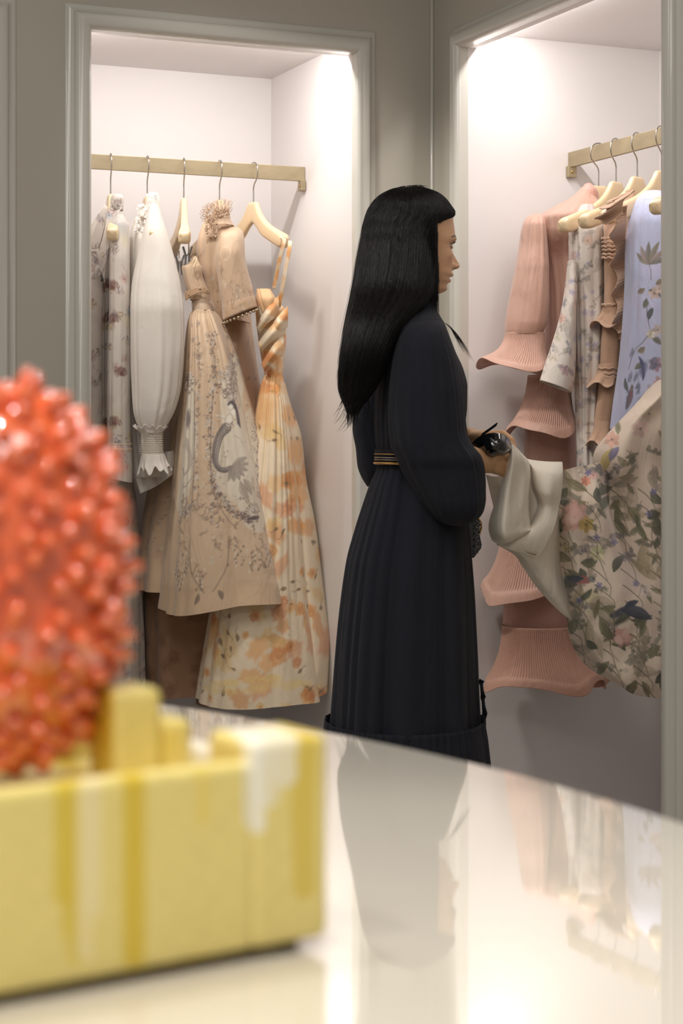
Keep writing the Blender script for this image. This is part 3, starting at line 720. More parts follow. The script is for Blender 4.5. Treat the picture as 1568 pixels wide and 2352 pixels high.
for x, y in ((433, 677), (459, 663), (475, 667)):
    bm = bmesh.new(); bmesh.ops.create_uvsphere(bm, u_segments=12, v_segments=8, radius=.0028); bmesh.ops.translate(bm, vec=P(x, y, 4.862), verts=bm.verts)
    me = bpy.data.meshes.new('stud'); bm.to_mesh(me); bm.free(); link('stud', me, M['brass'], bt)

# ---- taupe short-sleeve dress ------------------------------------------------------
c = Canvas(260, 430, 760, 1620, (212, 182, 152), .03, 41)
for _ in range(60): c.sprig(c.r.uniform(270, 750), c.r.uniform(440, 1120), c.r.uniform(14, 26), c.r.uniform(0, 6.28), (172, 138, 118), 4, .6, 2)
for _ in range(40): inkcluster(c.r.uniform(300, 620), c.r.uniform(1120, 1330), 6, 22, (130, 104, 90), .5)
for _ in range(24): inkcluster(c.r.uniform(500, 590), c.r.uniform(640, 720), 4, 14, (170, 140, 120), .5)
c.ring(520, 585, 12, 15, 0, (232, 206, 180), .2, .8)
d4 = thing('frilled_collar_dress', 'taupe short-sleeved dress with a looped frill collar and beaded sleeve edge', 'dress', P(500, 480, 5.08))
tube('bodice', [(494, 478, 522, 5.02, .04), (520, 462, 540, 5.02, .09), (560, 452, 556, 5.02, .13), (620, 448, 566, 5.03, .14), (690, 462, 556, 5.04, .12), (740, 470, 575, 5.06, .12)], M['silk'], d4, c, folds=[(6, .06, .12, 1, .6), (11, .02, .05, 2, .7)], wr=.04)
s4 = tube('short_sleeve', [(522, 508, 546, 4.93, .02), (530, 500, 556, 4.92, .035), (550, 496, 561, 4.91, .05), (590, 494, 563, 4.90, .055), (630, 500, 570, 4.90, .055), (670, 506, 580, 4.90, .055), (695, 510, 585, 4.90, .055), (697, 510, 586, 4.90, .056), (722, 513, 592, 4.90, .057)], M['silk'], d4, c, folds=[(4, .04, .05, 2.2, .6)], wr=.04, tilt=16, band=(.86, (.93, .88, .82)), thick=.001)
bm = bmesh.new()
for i in range(26):
    t = 2*PI*i/26; y = 727-16*math.cos(t)
    s = bmesh.ops.create_uvsphere(bm, u_segments=10, v_segments=8, radius=.0038)['verts']; bmesh.ops.translate(bm, vec=P(552+40*math.cos(t), y, 4.90-.057*math.sin(t)), verts=s)
me = bpy.data.meshes.new('bead_trim'); bm.to_mesh(me); bm.free(); tag(link('bead_trim', me, M['brass'], s4), kind=None)
tube('long_sleeve', [(720, 520, 575, 5.10, .04), (800, 535, 586, 5.10, .045), (880, 548, 598, 5.10, .045), (966, 566, 615, 5.10, .045)], M['silk'], d4, c, folds=[(3, .06, .08, 1, .7)], wr=.04, tilt=-3, thick=.001)
tube('skirt', [(735, 462, 575, 5.10, .10), (900, 400, 600, 5.10, .13), (1100, 340, 610, 5.10, .15), (1250, 312, 620, 5.10, .16), (1352, 300, 630, 5.10, .16)], M['silk'], d4, c, folds=[(7, .06, .12, 1.5, .6)], wr=.02, band=(.87, (1.05, 1.05, 1.05)))
c2 = Canvas(260, 1050, 760, 1640, (150, 116, 90), .04, 43)
for _ in range(60): c2.rose(c2.r.uniform(280, 640), c2.r.uniform(1100, 1620), c2.r.uniform(12, 24), (134, 98, 72), (104, 76, 60), .6)
tube('underskirt', [(1200, 345, 600, 5.14, .13), (1350, 330, 610, 5.16, .15), (1480, 332, 612, 5.18, .15), (1590, 334, 615, 5.18, .15)], M['cotton'], d4, c2, folds=[(6, .05, .10, .4, .6)], wr=.02, hem=[(3, 5, 0, 2)])
# collar: rows of small fabric loops
def loops(parent, name, cen, R, n, size, D, a0, a1, col, squash=1.0):
    ch = []
    for i in range(n):
        t = a0+(a1-a0)*i/(n-1); b = Vector((math.cos(t), 0, math.sin(t)*squash)); p = P(cen[0], cen[1], D)+b*R
        side = Vector((-b.z, 0, b.x)); dep = Vector((0, -.004+.008*(i % 2), 0))
        ch.append(([p-side*size*.22, p+b*size*.6-side*size*.28+dep, p+b*size+dep, p+b*size*.6+side*size*.28+dep, p+side*size*.22], .0009))
    me = pipe_mesh(name, ch, 6, False); set_col(me, lin(col)); return link(name, me, M['silk'], parent)
loops(d4, 'collar_frill', (512, 506), .042, 16, .016, 4.88, 1.15, 2.75, (222, 190, 160))
loops(d4, 'collar_frill', (486, 492), .010, 11, .022, 4.87, 1.2, 4.4, (206, 172, 144))
loops(d4, 'collar_frill', (512, 503), .026, 14, .014, 4.87, .9, 2.9, (214, 184, 156))
tube('collar', [(470, 492, 524, 4.92, .02), (485, 488, 527, 4.92, .035), (505, 484, 530, 4.93, .05), (520, 480, 540, 4.94, .07)], M['silk'], d4, c, folds=[(9, .05, .05, 0, .8)])
petals(d4, [(rr.uniform(470, 500), rr.uniform(500, 545), 4.885) for _ in range(50)]+[(rr.uniform(495, 527), rr.uniform(480, 500), 4.875) for _ in range(30)], (208, 176, 148), M['silk'], .0055, 'collar_petals')

# ---- orange floral strap dress -----------------------------------------------------
c = Canvas(400, 530, 840, 1630, (231, 212, 184), .03, 51)
OR = [(226, 160, 96), (232, 184, 128), (214, 146, 92), (226, 190, 130), (216, 150, 110)]
for _ in range(95): c.blob(c.r.uniform(410, 830), c.r.uniform(860, 1630), c.r.uniform(18, 40), c.r.uniform(12, 30), c.r.uniform(0, 3), OR[c.r.randrange(5)], .55, .35, .18)
for _ in range(70): c.rose(c.r.uniform(410, 830), c.r.uniform(860, 1630), c.r.uniform(10, 26), OR[c.r.randrange(5)], (190, 118, 70), .75)
for _ in range(60):
    x, y, t = c.r.uniform(410, 830), c.r.uniform(880, 1630), c.r.uniform(0, 6.28); c.leaf(x, y, c.r.uniform(10, 20), c.r.uniform(3, 6), t, (150, 128, 100), .8, (110, 92, 76))
    c.stroke([(x, y), (x-8*math.cos(t), y-8*math.sin(t)), (x-14*math.cos(t+.4), y-14*math.sin(t+.4))], .8, .5, (120, 100, 80), .7)
for _ in range(40): c.blob(c.r.uniform(560, 720), c.r.uniform(530, 880), c.r.uniform(8, 22), c.r.uniform(8, 22), 0, [(224, 150, 84), (232, 200, 160), (240, 230, 214), (214, 140, 80)][c.r.randrange(4)], .7, .4, .2)
for _ in range(80): c.blob(c.r.uniform(570, 680), c.r.uniform(670, 900), c.r.uniform(10, 22), c.r.uniform(8, 18), 0, [(220, 150, 84), (226, 166, 104), (236, 200, 156), (204, 128, 78)][c.r.randrange(4)], .6, .5, .2)
c.blob(600, 940, 60, 60, 0, (226, 168, 104), .6, .6, .1)
for _ in range(14): c.blob(c.r.uniform(470, 730), c.r.uniform(1540, 1575), c.r.uniform(20, 40), 10, 0, (236, 206, 140), .5, .4, .1)
d5 = thing('orange_floral_dress', 'long orange watercolour-floral strap dress, rightmost garment on the left rail', 'dress', P(600, 700, 5.12))
tube('bodice', [(668, 590, 622, 4.98, .03), (690, 584, 638, 4.98, .06), (720, 586, 658, 4.98, .07), (780, 592, 657, 4.99, .08), (830, 600, 651, 5.0, .08), (866, 608, 648, 5.0, .07)], M['cotton'], d5, c, nth=240, dy=2, folds=[(5, .06, .05, 2.5, .6), (9, .03, .04, 1, .6)], wr=.06)
for k, (y0, x0, x1) in enumerate(((700, 588, 640), (742, 592, 655), (790, 600, 650), (725, 610, 660))):
    patch('draped_fold', [[(x0, y0+46, 4.92), ((x0+x1)/2, y0+6, 4.885), (x1, y0-22, 4.91)], [(x0+4, y0+56, 4.905), ((x0+x1)/2+3, y0+22, 4.87), (x1+1, y0, 4.90)], [(x0+8, y0+66, 4.915), ((x0+x1)/2+6, y0+38, 4.885), (x1, y0+26, 4.912)]], M['cotton'], d5, c, 40, 20)
tube('skirt', [(862, 606, 650, 5.0, .07), (880, 598, 654, 5.0, .08), (930, 588, 664, 5.0, .11), (1000, 576, 674, 5.0, .13), (1100, 556, 686, 5.0, .15), (1200, 534, 697, 5.0, .16), (1300, 504, 707, 5.0, .17), (1400, 478, 718, 5.0, .17), (1500, 460, 729, 5.0, .175), (1606, 445, 740, 5.0, .18)], M['cotton'], d5, c, nth=360, dy=2.5, folds=[(4, .04, .07, 3.8, .5), (13, .05, .02, 1, .8), (21, .05, 0, 2, .8)], wr=.015, hem=[(3, 3, 2, 2)])
tube('skirt_back', [(880, 625, 655, 5.10, .08), (930, 634, 668, 5.10, .10), (1000, 640, 692, 5.10, .12), (1100, 650, 704, 5.10, .13), (1200, 660, 724, 5.10, .14), (1300, 668, 738, 5.10, .15), (1400, 676, 752, 5.10, .15), (1480, 684, 761, 5.10, .15), (1584, 690, 756, 5.10, .15)], M['cotton'], d5, c, nth=200, folds=[(3, .05, .08, 1, .6)], wr=.02)
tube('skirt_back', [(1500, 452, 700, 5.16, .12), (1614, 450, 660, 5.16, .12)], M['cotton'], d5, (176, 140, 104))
for pts in ([(646, 548, 4.93), (652, 553, 4.90), (641, 600, 4.90), (629, 662, 4.92)], [(666, 553, 4.93), (664, 570, 4.90), (652, 640, 4.90), (640, 705, 4.92)]):
    net = [[(x-4.5, y, D), (x+4.5, y+1, D)] for x, y, D in pts]; patch('shoulder_strap', net, M['cotton'], d5, c, 8, 40, thick=.002)
tube('neck_frill', [(664, 588, 622, 4.92, .02), (690, 592, 634, 4.91, .03), (715, 602, 634, 4.91, .02)], M['cotton'], d5, (232, 190, 146), folds=[(6, .12, .2, 1, .6)], hem=[(5, 4, 0, 1)], wr=.1)
# ================================================================== garments on the right rail
rh(.235, 24, 'wooden hanger with its bare rounded end showing beside the pink dress', dz=-.0)
rh(.335, 24, 'wooden hanger over the cream floral dress, its notched end in front')
rh(.445, 22, 'wooden hanger whose end sits under the beige knit frill')
rh(.650, 24, 'wooden hanger behind the pale blue dress, nearest the right door frame')

PK = (210, 168, 150)
d6 = thing('pleated_pink_dress', 'dusty pink dress with finely pleated flared cuffs and tiers, nearest the rail bracket', 'dress', P(1300, 480, 4.80))
tube('bodice', [(428, 1338, 1352, 4.77, .03), (450, 1314, 1366, 4.76, .05), (472, 1276, 1385, 4.76, .08), (490, 1244, 1395, 4.76, .10), (506, 1228, 1398, 4.76, .11), (530, 1232, 1400, 4.76, .11), (600, 1240, 1400, 4.79, .08), (700, 1250, 1400, 4.79, .09), (800, 1250, 1390, 4.79, .09), (880, 1245, 1380, 4.79, .10)], M['silk'], d6, PK, nth=260, folds=[(6, .03, .12, 2.0, .6), (15, .01, .04, 1, .7)], wr=.03)
tube('collar', [(424, 1342, 1356, 4.77, .03), (440, 1330, 1372, 4.76, .04), (466, 1316, 1376, 4.76, .045)], M['silk'], d6, (222, 168, 154), folds=[(3, .02, .03, 1, 1)], thick=.0015)
s6 = tube('sleeve', [(492, 1222, 1248, 4.74, .02), (500, 1206, 1252, 4.73, .04), (520, 1196, 1256, 4.72, .055), (560, 1189, 1260, 4.72, .06), (620, 1179, 1264, 4.71, .065), (680, 1168, 1264, 4.71, .07), (740, 1158, 1258, 4.71, .07), (758, 1157, 1252, 4.71, .065), (768, 1161, 1246, 4.71, .06)], M['silk'], d6, PK, nth=240, dy=2.5, folds=[(6, .08, .03, 1.1, .6), (11, .05, .01, 2, .7), (3, .02, .06, 2, .6)], wr=.035)
def flounce(parent, y0, y1, x0, x1, X0, X1, D, rd0, rd1, col, nw=4, amp=14, ph=0, name='pleated_flounce', depthamp=.12, tilt=0, npl=80):
    m = lambda a, b, t: a+(b-a)*t
    rows = [(m(y0, y1, s), m(x0, X0, t), m(x1, X1, t), D, m(rd0, rd1, t)) for s, t in ((0, 0), (.2, .06), (.4, .18), (.6, .38), (.78, .66), (.9, .9), (1, 1))]
    return tube(name, rows, M['silk'], parent, col, nth=640, dy=1.6, folds=[(nw, 0, depthamp, ph, .8)], pleat=(npl, .04, .02, .86), hem=[(nw, amp, ph+.6, 2.2), (nw+2, amp*.4, ph, 2)], tilt=tilt, band=(.86, (1.06, 1.04, 1.04)), thick=.0012)
flounce(s6, 764, 846, 1160, 1250, 1092, 1268, 4.71, .055, .12, PK, 3, 9, 2.6, depthamp=.09, tilt=-13)
flounce(d6, 862, 992, 1212, 1310, 1156, 1328, 4.74, .06, .13, PK, 3, 14, 3.4, npl=90, depthamp=.09)
tube('underskirt', [(980, 1206, 1322, 4.80, .08), (1100, 1200, 1325, 4.80, .08), (1220, 1160, 1320, 4.80, .08)], M['silk'], d6, (198, 154, 138), folds=[(5, .04, .08, 1, .6)], wr=.03)
flounce(d6, 1060, 1165, 1165, 1260, 1130, 1320, 4.83, .07, .12, PK, 4, 8, 1.4)
flounce(d6, 1205, 1372, 1152, 1290, 1094, 1330, 4.74, .07, .12, PK, 3, 16, .4, npl=100)
tube('tier_band', [(1350, 1162, 1300, 4.76, .08), (1390, 1156, 1306, 4.76, .085), (1446, 1153, 1312, 4.76, .09)], M['silk'], d6, (212, 164, 150), folds=[(5, .03, .05, 1, .6)], wr=.03)
flounce(d6, 1436, 1572, 1153, 1322, 1106, 1400, 4.73, .085, .14, (202, 156, 136), 4, 12, 2.2, npl=120)  # both lowest tiers: shade put into a darker, browner pink
flounce(d6, 1420, 1560, 1250, 1400, 1236, 1440, 4.81, .08, .09, (192, 146, 126), 4, 10, 1.2, npl=80)

# ---- cream floral dress with flared sleeve
c = Canvas(1180, 460, 1460, 1110, (224, 214, 204), .03, 61)
wash(c, 26, 1190, 1450, 470, 1100, [(212, 196, 190), (206, 200, 190), (226, 206, 196)], a=.4)
for _ in range(60): c.leaf(c.r.uniform(1200, 1440), c.r.uniform(480, 1090), c.r.uniform(24, 44), c.r.uniform(5, 9), c.r.uniform(0, 6.28), (178, 168, 160), .35, (130, 122, 118))
for _ in range(85): c.sprig(c.r.uniform(1190, 1450), c.r.uniform(480, 1100), c.r.uniform(18, 40), c.r.uniform(0, 6.28), [(160, 152, 146), (176, 168, 156), (150, 150, 156)][c.r.randrange(3)], 5, .55, 3.2)
for _ in range(34): c.flower(c.r.uniform(1300, 1400), c.r.uniform(560, 1060), c.r.uniform(5, 10), 5, [(166, 158, 188), (176, 168, 196), (222, 188, 168)][c.r.randrange(3)], (140, 132, 156), .55)
for x, y, col in ((1300, 590, (196, 120, 120)), (1282, 735, (206, 110, 80)), (1290, 850, (160, 90, 100)), (1272, 780, (190, 180, 130)), (1340, 560, (224, 160, 130)), (1320, 700, (226, 180, 150)), (1262, 830, (214, 190, 150)), (1332, 880, (220, 180, 160))): c.flower(x, y, 13, 6, np.array(col)*.5+105, np.array(col)*.7, .6)
d7 = thing('cream_floral_dress', 'cream dress with grey leaves and small purple flowers and a flared sleeve', 'dress', P(1350, 500, 4.72))
tube('bodice', [(483, 1322, 1366, 4.68, .03), (500, 1312, 1376, 4.66, .05), (530, 1306, 1386, 4.65, .07), (600, 1306, 1392, 4.65, .08), (700, 1308, 1392, 4.66, .08), (800, 1312, 1388, 4.66, .08), (900, 1319, 1378, 4.66, .07), (1000, 1322, 1370, 4.66, .07), (1090, 1325, 1366, 4.66, .07)], M['cotton'], d7, c, nth=240, dy=2.5, folds=[(5, .03, .12, 1.9, .6), (11, .03, .06, 1, .7)], wr=.04)
tube('collar', [(470, 1335, 1362, 4.66, .02), (490, 1322, 1370, 4.66, .03)], M['cotton'], d7, (232, 214, 210), folds=[(7, .08, .1, 1, .7)])
tube('sleeve', [(600, 1304, 1322, 4.60, .02), (660, 1298, 1324, 4.60, .04), (720, 1288, 1322, 4.60, .05), (790, 1269, 1322, 4.60, .055), (850, 1250, 1320, 4.60, .06), (888, 1238, 1314, 4.60, .06)], M['cotton'], d7, c, nth=200, dy=2.5, folds=[(3, .02, .06, .5, .6)], wr=.03, tilt=-14, thick=.0015)

# ---- beige crinkled knit with frills
KN = (204, 168, 142)
def knitcanvas(seed, smock=True):
    k = Canvas(1320, 420, 1480, 1050, KN, .05, seed)
    yy = k.yy; k.a *= (1+.05*np.sin(yy*1.4+.8*np.sin(k.xx*.6))+.13*np.sin(k.xx*1.3+yy*.5)*np.sin(yy*1.7))[..., None]; return k
kc = knitcanvas(3)
d8 = thing('frilled_knit_top', 'beige crinkled knit dress with a ruffled collar and tiered flared frills', 'dress', P(1400, 480, 4.62))
tube('body', [(515, 1384, 1418, 4.60, .03), (540, 1386, 1426, 4.58, .05), (570, 1384, 1428, 4.57, .05), (588, 1384, 1424, 4.57, .045), (594, 1386, 1426, 4.57, .05), (650, 1387, 1430, 4.57, .055), (700, 1386, 1428, 4.57, .055), (770, 1380, 1424, 4.57, .05), (860, 1376, 1420, 4.57, .05), (990, 1362, 1402, 4.57, .043)], M['knit'], d8, kc, nth=280, dy=1.3, folds=[(4, .04, .05, 2, .7)], wr=.05, pleat=(70, .05, -.1, 1.2))
for y, w in ((548, 24), (556, 23), (566, 23), (574, 22), (584, 22), (592, 23), (700, 23), (846, 24), (858, 24), (866, 23)):
    me = pipe_mesh('smocked_band', [([P((1406 if y < 800 else 1398)+w*math.cos(t), y+1.2*math.sin(9*t), 4.57-.056*math.sin(t)) for t in np.linspace(0, 2*PI, 90)], .0028)], 8); set_col(me, lin((206, 172, 146))); link('smocked_band', me, M['knit'], d8)
def kfrill(y0, y1, x0, x1, X0, X1, D, rd0, rd1, nw, amp, ph, tilt=0):
    m = lambda a, b, t: a+(b-a)*t
    return tube('knit_frill', [(m(y0, y1, s), m(x0, X0, t), m(x1, X1, t), D, m(rd0, rd1, t)) for s, t in ((0, 0), (.4, .2), (.75, .6), (1, 1))], M['knit'], d8, KN, nth=420, dy=1.3, folds=[(nw, 0, .2, ph, .8)], pleat=(60, .05, 0, .9), hem=[(nw, amp, ph, 2)], tilt=tilt, thick=.002)
kfrill(698, 752, 1386, 1424, 1353, 1432, 4.57, .05, .09, 4, 7, .5, -6)
kfrill(836, 886, 1376, 1416, 1344, 1412, 4.57, .05, .08, 4, 6, 2.5)
kfrill(968, 1018, 1366, 1402, 1342, 1402, 4.57, .045, .075, 4, 6, 1.5)
def ruffle(name, parent, spine, w, col, mat, n=9, amp=.012, D0=4.5, nu=26, nv=150, thick=.002):
    """edge ruffle along a spine of (px, py, D); outward vector w(px, py) in px, alternating in depth"""
    sp = crom(np.array(spine, float), nv); u = np.linspace(0, 1, nu)[None, :]; t = np.linspace(0, 1, nv)[:, None]
    px = sp[:, :1]+w[0]*u*(1+.25*np.sin(n*2*PI*t+1.2)); py = sp[:, 1:2]+w[1]*u+5*u*np.sin(n*2*PI*t+2.5); D = sp[:, 2:3]-u*.01+amp*u*np.sin(n*2*PI*t)+.0012*np.sin(n*22*PI*t)
    pts = np.stack([(px-CX)/FPX*D, D, CAMZ+(HY-py)/FPX*D], -1); o = link(name, grid_mesh(name, pts, False, colour_of(col, px, py)), mat, parent)
    md = o.modifiers.new('thickness', 'SOLIDIFY'); md.thickness = thick; return o
ruffle('collar_ruffle', d8, [(1458, 436, 4.33), (1444, 448, 4.32), (1430, 462, 4.32), (1430, 492, 4.33)], (-52, 26), KN, M['knit'], 2.6, .03)
ruffle('cascade_ruffle', d8, [(1440, 470, 4.36), (1436, 520, 4.40), (1436, 580, 4.50), (1440, 640, 4.50), (1440, 700, 4.50), (1442, 760, 4.50)], (-30, 10), (208, 174, 150), M['knit'], 4.5, .025, nv=260)
tube('shoulder', [(438, 1436, 1456, 4.53, .02), (470, 1428, 1460, 4.53, .03), (540, 1424, 1462, 4.53, .03), (700, 1420, 1462, 4.53, .03), (780, 1416, 1462, 4.53, .03)], M['knit'], d8, KN, folds=[(5, .05, .1, 1, .8)], pleat=(60, .05, -.1, 1.2))

# ---- pale blue floral dress
c = Canvas(1380, 430, 1640, 1010, (196, 200, 228), .03, 71)
wash(c, 16, 1390, 1620, 440, 1000, [(186, 196, 226), (206, 200, 226)], 20, 50, .5)
def palm(c, x, y, L, ang, n, cols, a=.9):
    for j in range(n): c.leaf(x, y, L*(1-.08*abs(j-n/2)), L*.11, ang+(j-(n-1)/2)*.42, cols[j % len(cols)], a, np.array(cols[j % len(cols)])*.7)
    c.stroke([(x, y), (x+4, y+14), (x+4, y+34)], .8, .7, (120, 110, 110), .8)
palm(c, 1476, 615, 58, -1.35, 6, [(150, 142, 128), (168, 152, 146), (138, 134, 126)])
for x, y, L, t in ((1474, 672, 34, .5), (1490, 660, 26, -.3), (1466, 668, 22, 2.8), (1470, 690, 24, 1.9), (1474, 740, 30, -1.2), (1466, 800, 22, 2.6), (1482, 780, 26, .6), (1440, 850, 30, -.4), (1420, 900, 34, -1.9), (1460, 950, 30, -.8)): c.leaf(x, y, L, 7, t, [(128, 130, 118), (104, 110, 112), (150, 138, 118)][int(x) % 3], .9, (90, 90, 88))
c.stroke([(1486, 760), (1460, 790), (1436, 812), (1422, 850)], 1.2, .8, (120, 112, 108), .8); c.stroke([(1470, 710), (1474, 740), (1478, 760)], 1, .8, (110, 104, 110), .8)
for x, y, r, col in ((1488, 680, 15, (214, 186, 174)), (1500, 670, 12, (220, 196, 178)), (1480, 772, 12, (222, 212, 190)), (1496, 762, 14, (206, 190, 178)), (1492, 840, 18, (160, 130, 140)), (1500, 880, 16, (190, 160, 160)), (1486, 900, 20, (186, 176, 190))): c.flower(x, y, r, 5, col, np.array(col)*.65, .9)
for k in range(9): c.leaf(1450+k*1.5, 820+k*3, 34, 4, 1.1+k*.06, (96, 98, 128), .8)
c.blob(1462, 850, 12, 22, .4, (110, 112, 140), .7, .5)
c.leaf(1434, 886, 60, 9, 1.9, (120, 112, 118), .85); c.blob(1428, 905, 8, 22, .25, (150, 100, 104), .7, .4); c.blob(1432, 892, 7, 9, 0, (130, 134, 128), .9, .4); c.blob(1434, 890, 1.6, 1.6, 0, (30, 30, 30), 1, .4)
for _ in range(22): c.sprig(c.r.uniform(1400, 1520), c.r.uniform(820, 1000), 20, c.r.uniform(0, 6), (128, 130, 150), 4, .6, 3)
d9 = thing('pale_blue_dress', 'periwinkle blue floral dress with long leaves, partly behind the right door frame', 'dress', P(1490, 480, 4.52))
tube('body', [(440, 1478, 1520, 4.47, .03), (455, 1462, 1540, 4.46, .05), (480, 1450, 1560, 4.45, .07), (520, 1441, 1570, 4.44, .08), (580, 1436, 1574, 4.44, .085), (650, 1434, 1576, 4.44, .09), (750, 1428, 1578, 4.44, .09), (850, 1418, 1580, 4.44, .09), (920, 1408, 1580, 4.44, .09), (985, 1401, 1580, 4.44, .09)], M['cotton'], d9, c, nth=300, dy=2.5, folds=[(5, .02, .08, 2.8, .5), (11, .03, .03, 1, .7)], wr=.03)

# ---- large floral gown held out by the woman
c = Canvas(1240, 850, 1660, 1640, (226, 208, 190), .03, 81)
GR_ = [(132, 130, 104), (112, 114, 94), (150, 142, 112), (96, 98, 86)]
for _ in range(26): c.blob(c.r.uniform(1250, 1640), c.r.uniform(1080, 1620), c.r.uniform(20, 44), c.r.uniform(16, 36), c.r.uniform(0, 3), [(206, 196, 150), (220, 200, 190), (200, 186, 176), (214, 206, 170)][c.r.randrange(4)], .5, .6, .15)
for _ in range(60): c.sprig(c.r.uniform(1260, 1600), c.r.uniform(1000, 1620), c.r.uniform(30, 70), c.r.uniform(0, 6.28), [(150, 142, 140), (168, 156, 146), (140, 136, 120)][c.r.randrange(3)], 6, .7, 5)
for _ in range(46): c.leaf(c.r.uniform(1260, 1560), c.r.uniform(1080, 1610), c.r.uniform(50, 90), c.r.uniform(9, 16), c.r.uniform(0, 6.28), [(178, 164, 134), (160, 150, 132), (186, 170, 150)][c.r.randrange(3)], .6, (130, 116, 96))
for _ in range(80): c.leaf(c.r.uniform(1260, 1600), c.r.uniform(1120, 1620), c.r.uniform(28, 60), c.r.uniform(6, 12), c.r.uniform(0, 6.28), GR_[c.r.randrange(4)], .85, (84, 84, 72))
for _ in range(30): c.leaf(c.r.uniform(1350, 1600), c.r.uniform(900, 1300), c.r.uniform(20, 40), c.r.uniform(5, 8), c.r.uniform(0, 6.28), GR_[c.r.randrange(3)], .65, (104, 100, 88))
for x, y, r, col in ((1320, 1180, 34, (222, 176, 164)), (1345, 1205, 20, (206, 176, 110)), (1405, 1010, 20, (226, 178, 160)), (1470, 985, 22, (226, 196, 184)), (1345, 1105, 13, (222, 150, 126)), (1362, 1092, 11, (222, 178, 170)), (1330, 1085, 10, (236, 226, 206)), (1430, 1465, 24, (200, 156, 150)), (1372, 1270, 20, (216, 210, 170)), (1490, 950, 20, (232, 214, 190)), (1480, 1360, 16, (222, 206, 196)), (1300, 1260, 12, (200, 190, 150)), (1425, 1540, 20, (220, 206, 184))): c.flower(x, y, r, 6, col, np.array(col)*.7, .9)
for x, y in ((1350, 1086), (1375, 1345), (1370, 1235), (1410, 1245), (1460, 1340), (1330, 1380), (1500, 1130), (1490, 1180)): c.flower(x, y, 9, 5, (138, 132, 168), (100, 96, 130), .85)
def bird(x, y, s, ang, body, wing, head):
    c.blob(x, y, 26*s, 11*s, ang, body, .95, .3); c.leaf(x+6*s, y-4*s, 46*s, 9*s, ang+PI, wing, .95, (60, 60, 66)); c.blob(x+24*s*math.cos(ang), y+24*s*math.sin(ang)-3*s, 10*s, 9*s, 0, head, 1, .3); c.blob(x+27*s*math.cos(ang), y+27*s*math.sin(ang)-4*s, 1.8*s, 1.8*s, 0, (20, 20, 20), 1, .4)
for k in range(60):
    y_ = 1120+(k*37) % 480; x_ = 1270+k*5; c.stroke([(x_, y_), (x_+20, y_+15), (x_+34+12*math.cos(k), y_+40), (x_+40, y_+65)], 1.3, .6, (112, 104, 88), .75)
for x, y, r in ((1322, 1182, 36), (1308, 1200, 24), (1430, 1466, 26)):
    for j in range(7): c.blob(x+c.r.uniform(-.5, .5)*r, y+c.r.uniform(-.5, .5)*r, r*.5, r*.38, c.r.uniform(0, 3), [(228, 184, 172), (214, 164, 152), (236, 204, 192)][j % 3], .75, .35, .12)
bird(1335, 1332, 1.0, .05, (166, 112, 106), (84, 92, 104), (140, 138, 132)); bird(1425, 1405, .9, 2.6, (96, 96, 104), (76, 80, 92), (110, 108, 108))
c.leaf(1425, 1400, 75, 14, .3, (86, 88, 100), .9, (60, 62, 72)); c.leaf(1385, 1085, 60, 12, -1.2, (206, 184, 120), .85, (110, 104, 130)); c.leaf(1400, 1060, 40, 9, -1.0, (130, 124, 160), .8)
for k in range(14): c.stroke([(1300+k*4, 1500+k*6), (1320+k*5, 1516+k*7), (1345+k*5, 1520+k*7)], 1.2, .8, (110, 104, 92), .5)
d10 = thing('cream_floral_gown', 'large cream gown with olive leaves, peonies and birds, its skirt lifted by the woman', 'gown', P(1450, 950, 4.42))
patch('upper_skirt', [
  [(1520, 850, 4.36), (1560, 850, 4.40), (1600, 850, 4.45), (1640, 850, 4.5)],
  [(1462, 925, 4.32), (1510, 915, 4.30), (1570, 910, 4.36), (1640, 910, 4.5)],
  [(1392, 1000, 4.30), (1450, 980, 4.27), (1540, 980, 4.30), (1640, 980, 4.5)],
  [(1362, 1050, 4.30), (1420, 1060, 4.25), (1520, 1060, 4.30), (1640, 1060, 4.5)],
  [(1372, 1130, 4.31), (1430, 1140, 4.30), (1520, 1150, 4.28), (1640, 1150, 4.5)],
  [(1385, 1250, 4.32), (1440, 1260, 4.31), (1520, 1260, 4.28), (1640, 1260, 4.5)],
  [(1410, 1400, 4.34), (1460, 1410, 4.31), (1530, 1410, 4.28), (1640, 1410, 4.5)],
  [(1440, 1560, 4.36), (1480, 1580, 4.33), (1540, 1600, 4.30), (1640, 1600, 4.5)]], M['cotton'], d10, c, 150, 300, wr=.007, fold=[(1.6, .018, 1, 'u'), (4, .006, 2, 'u')])
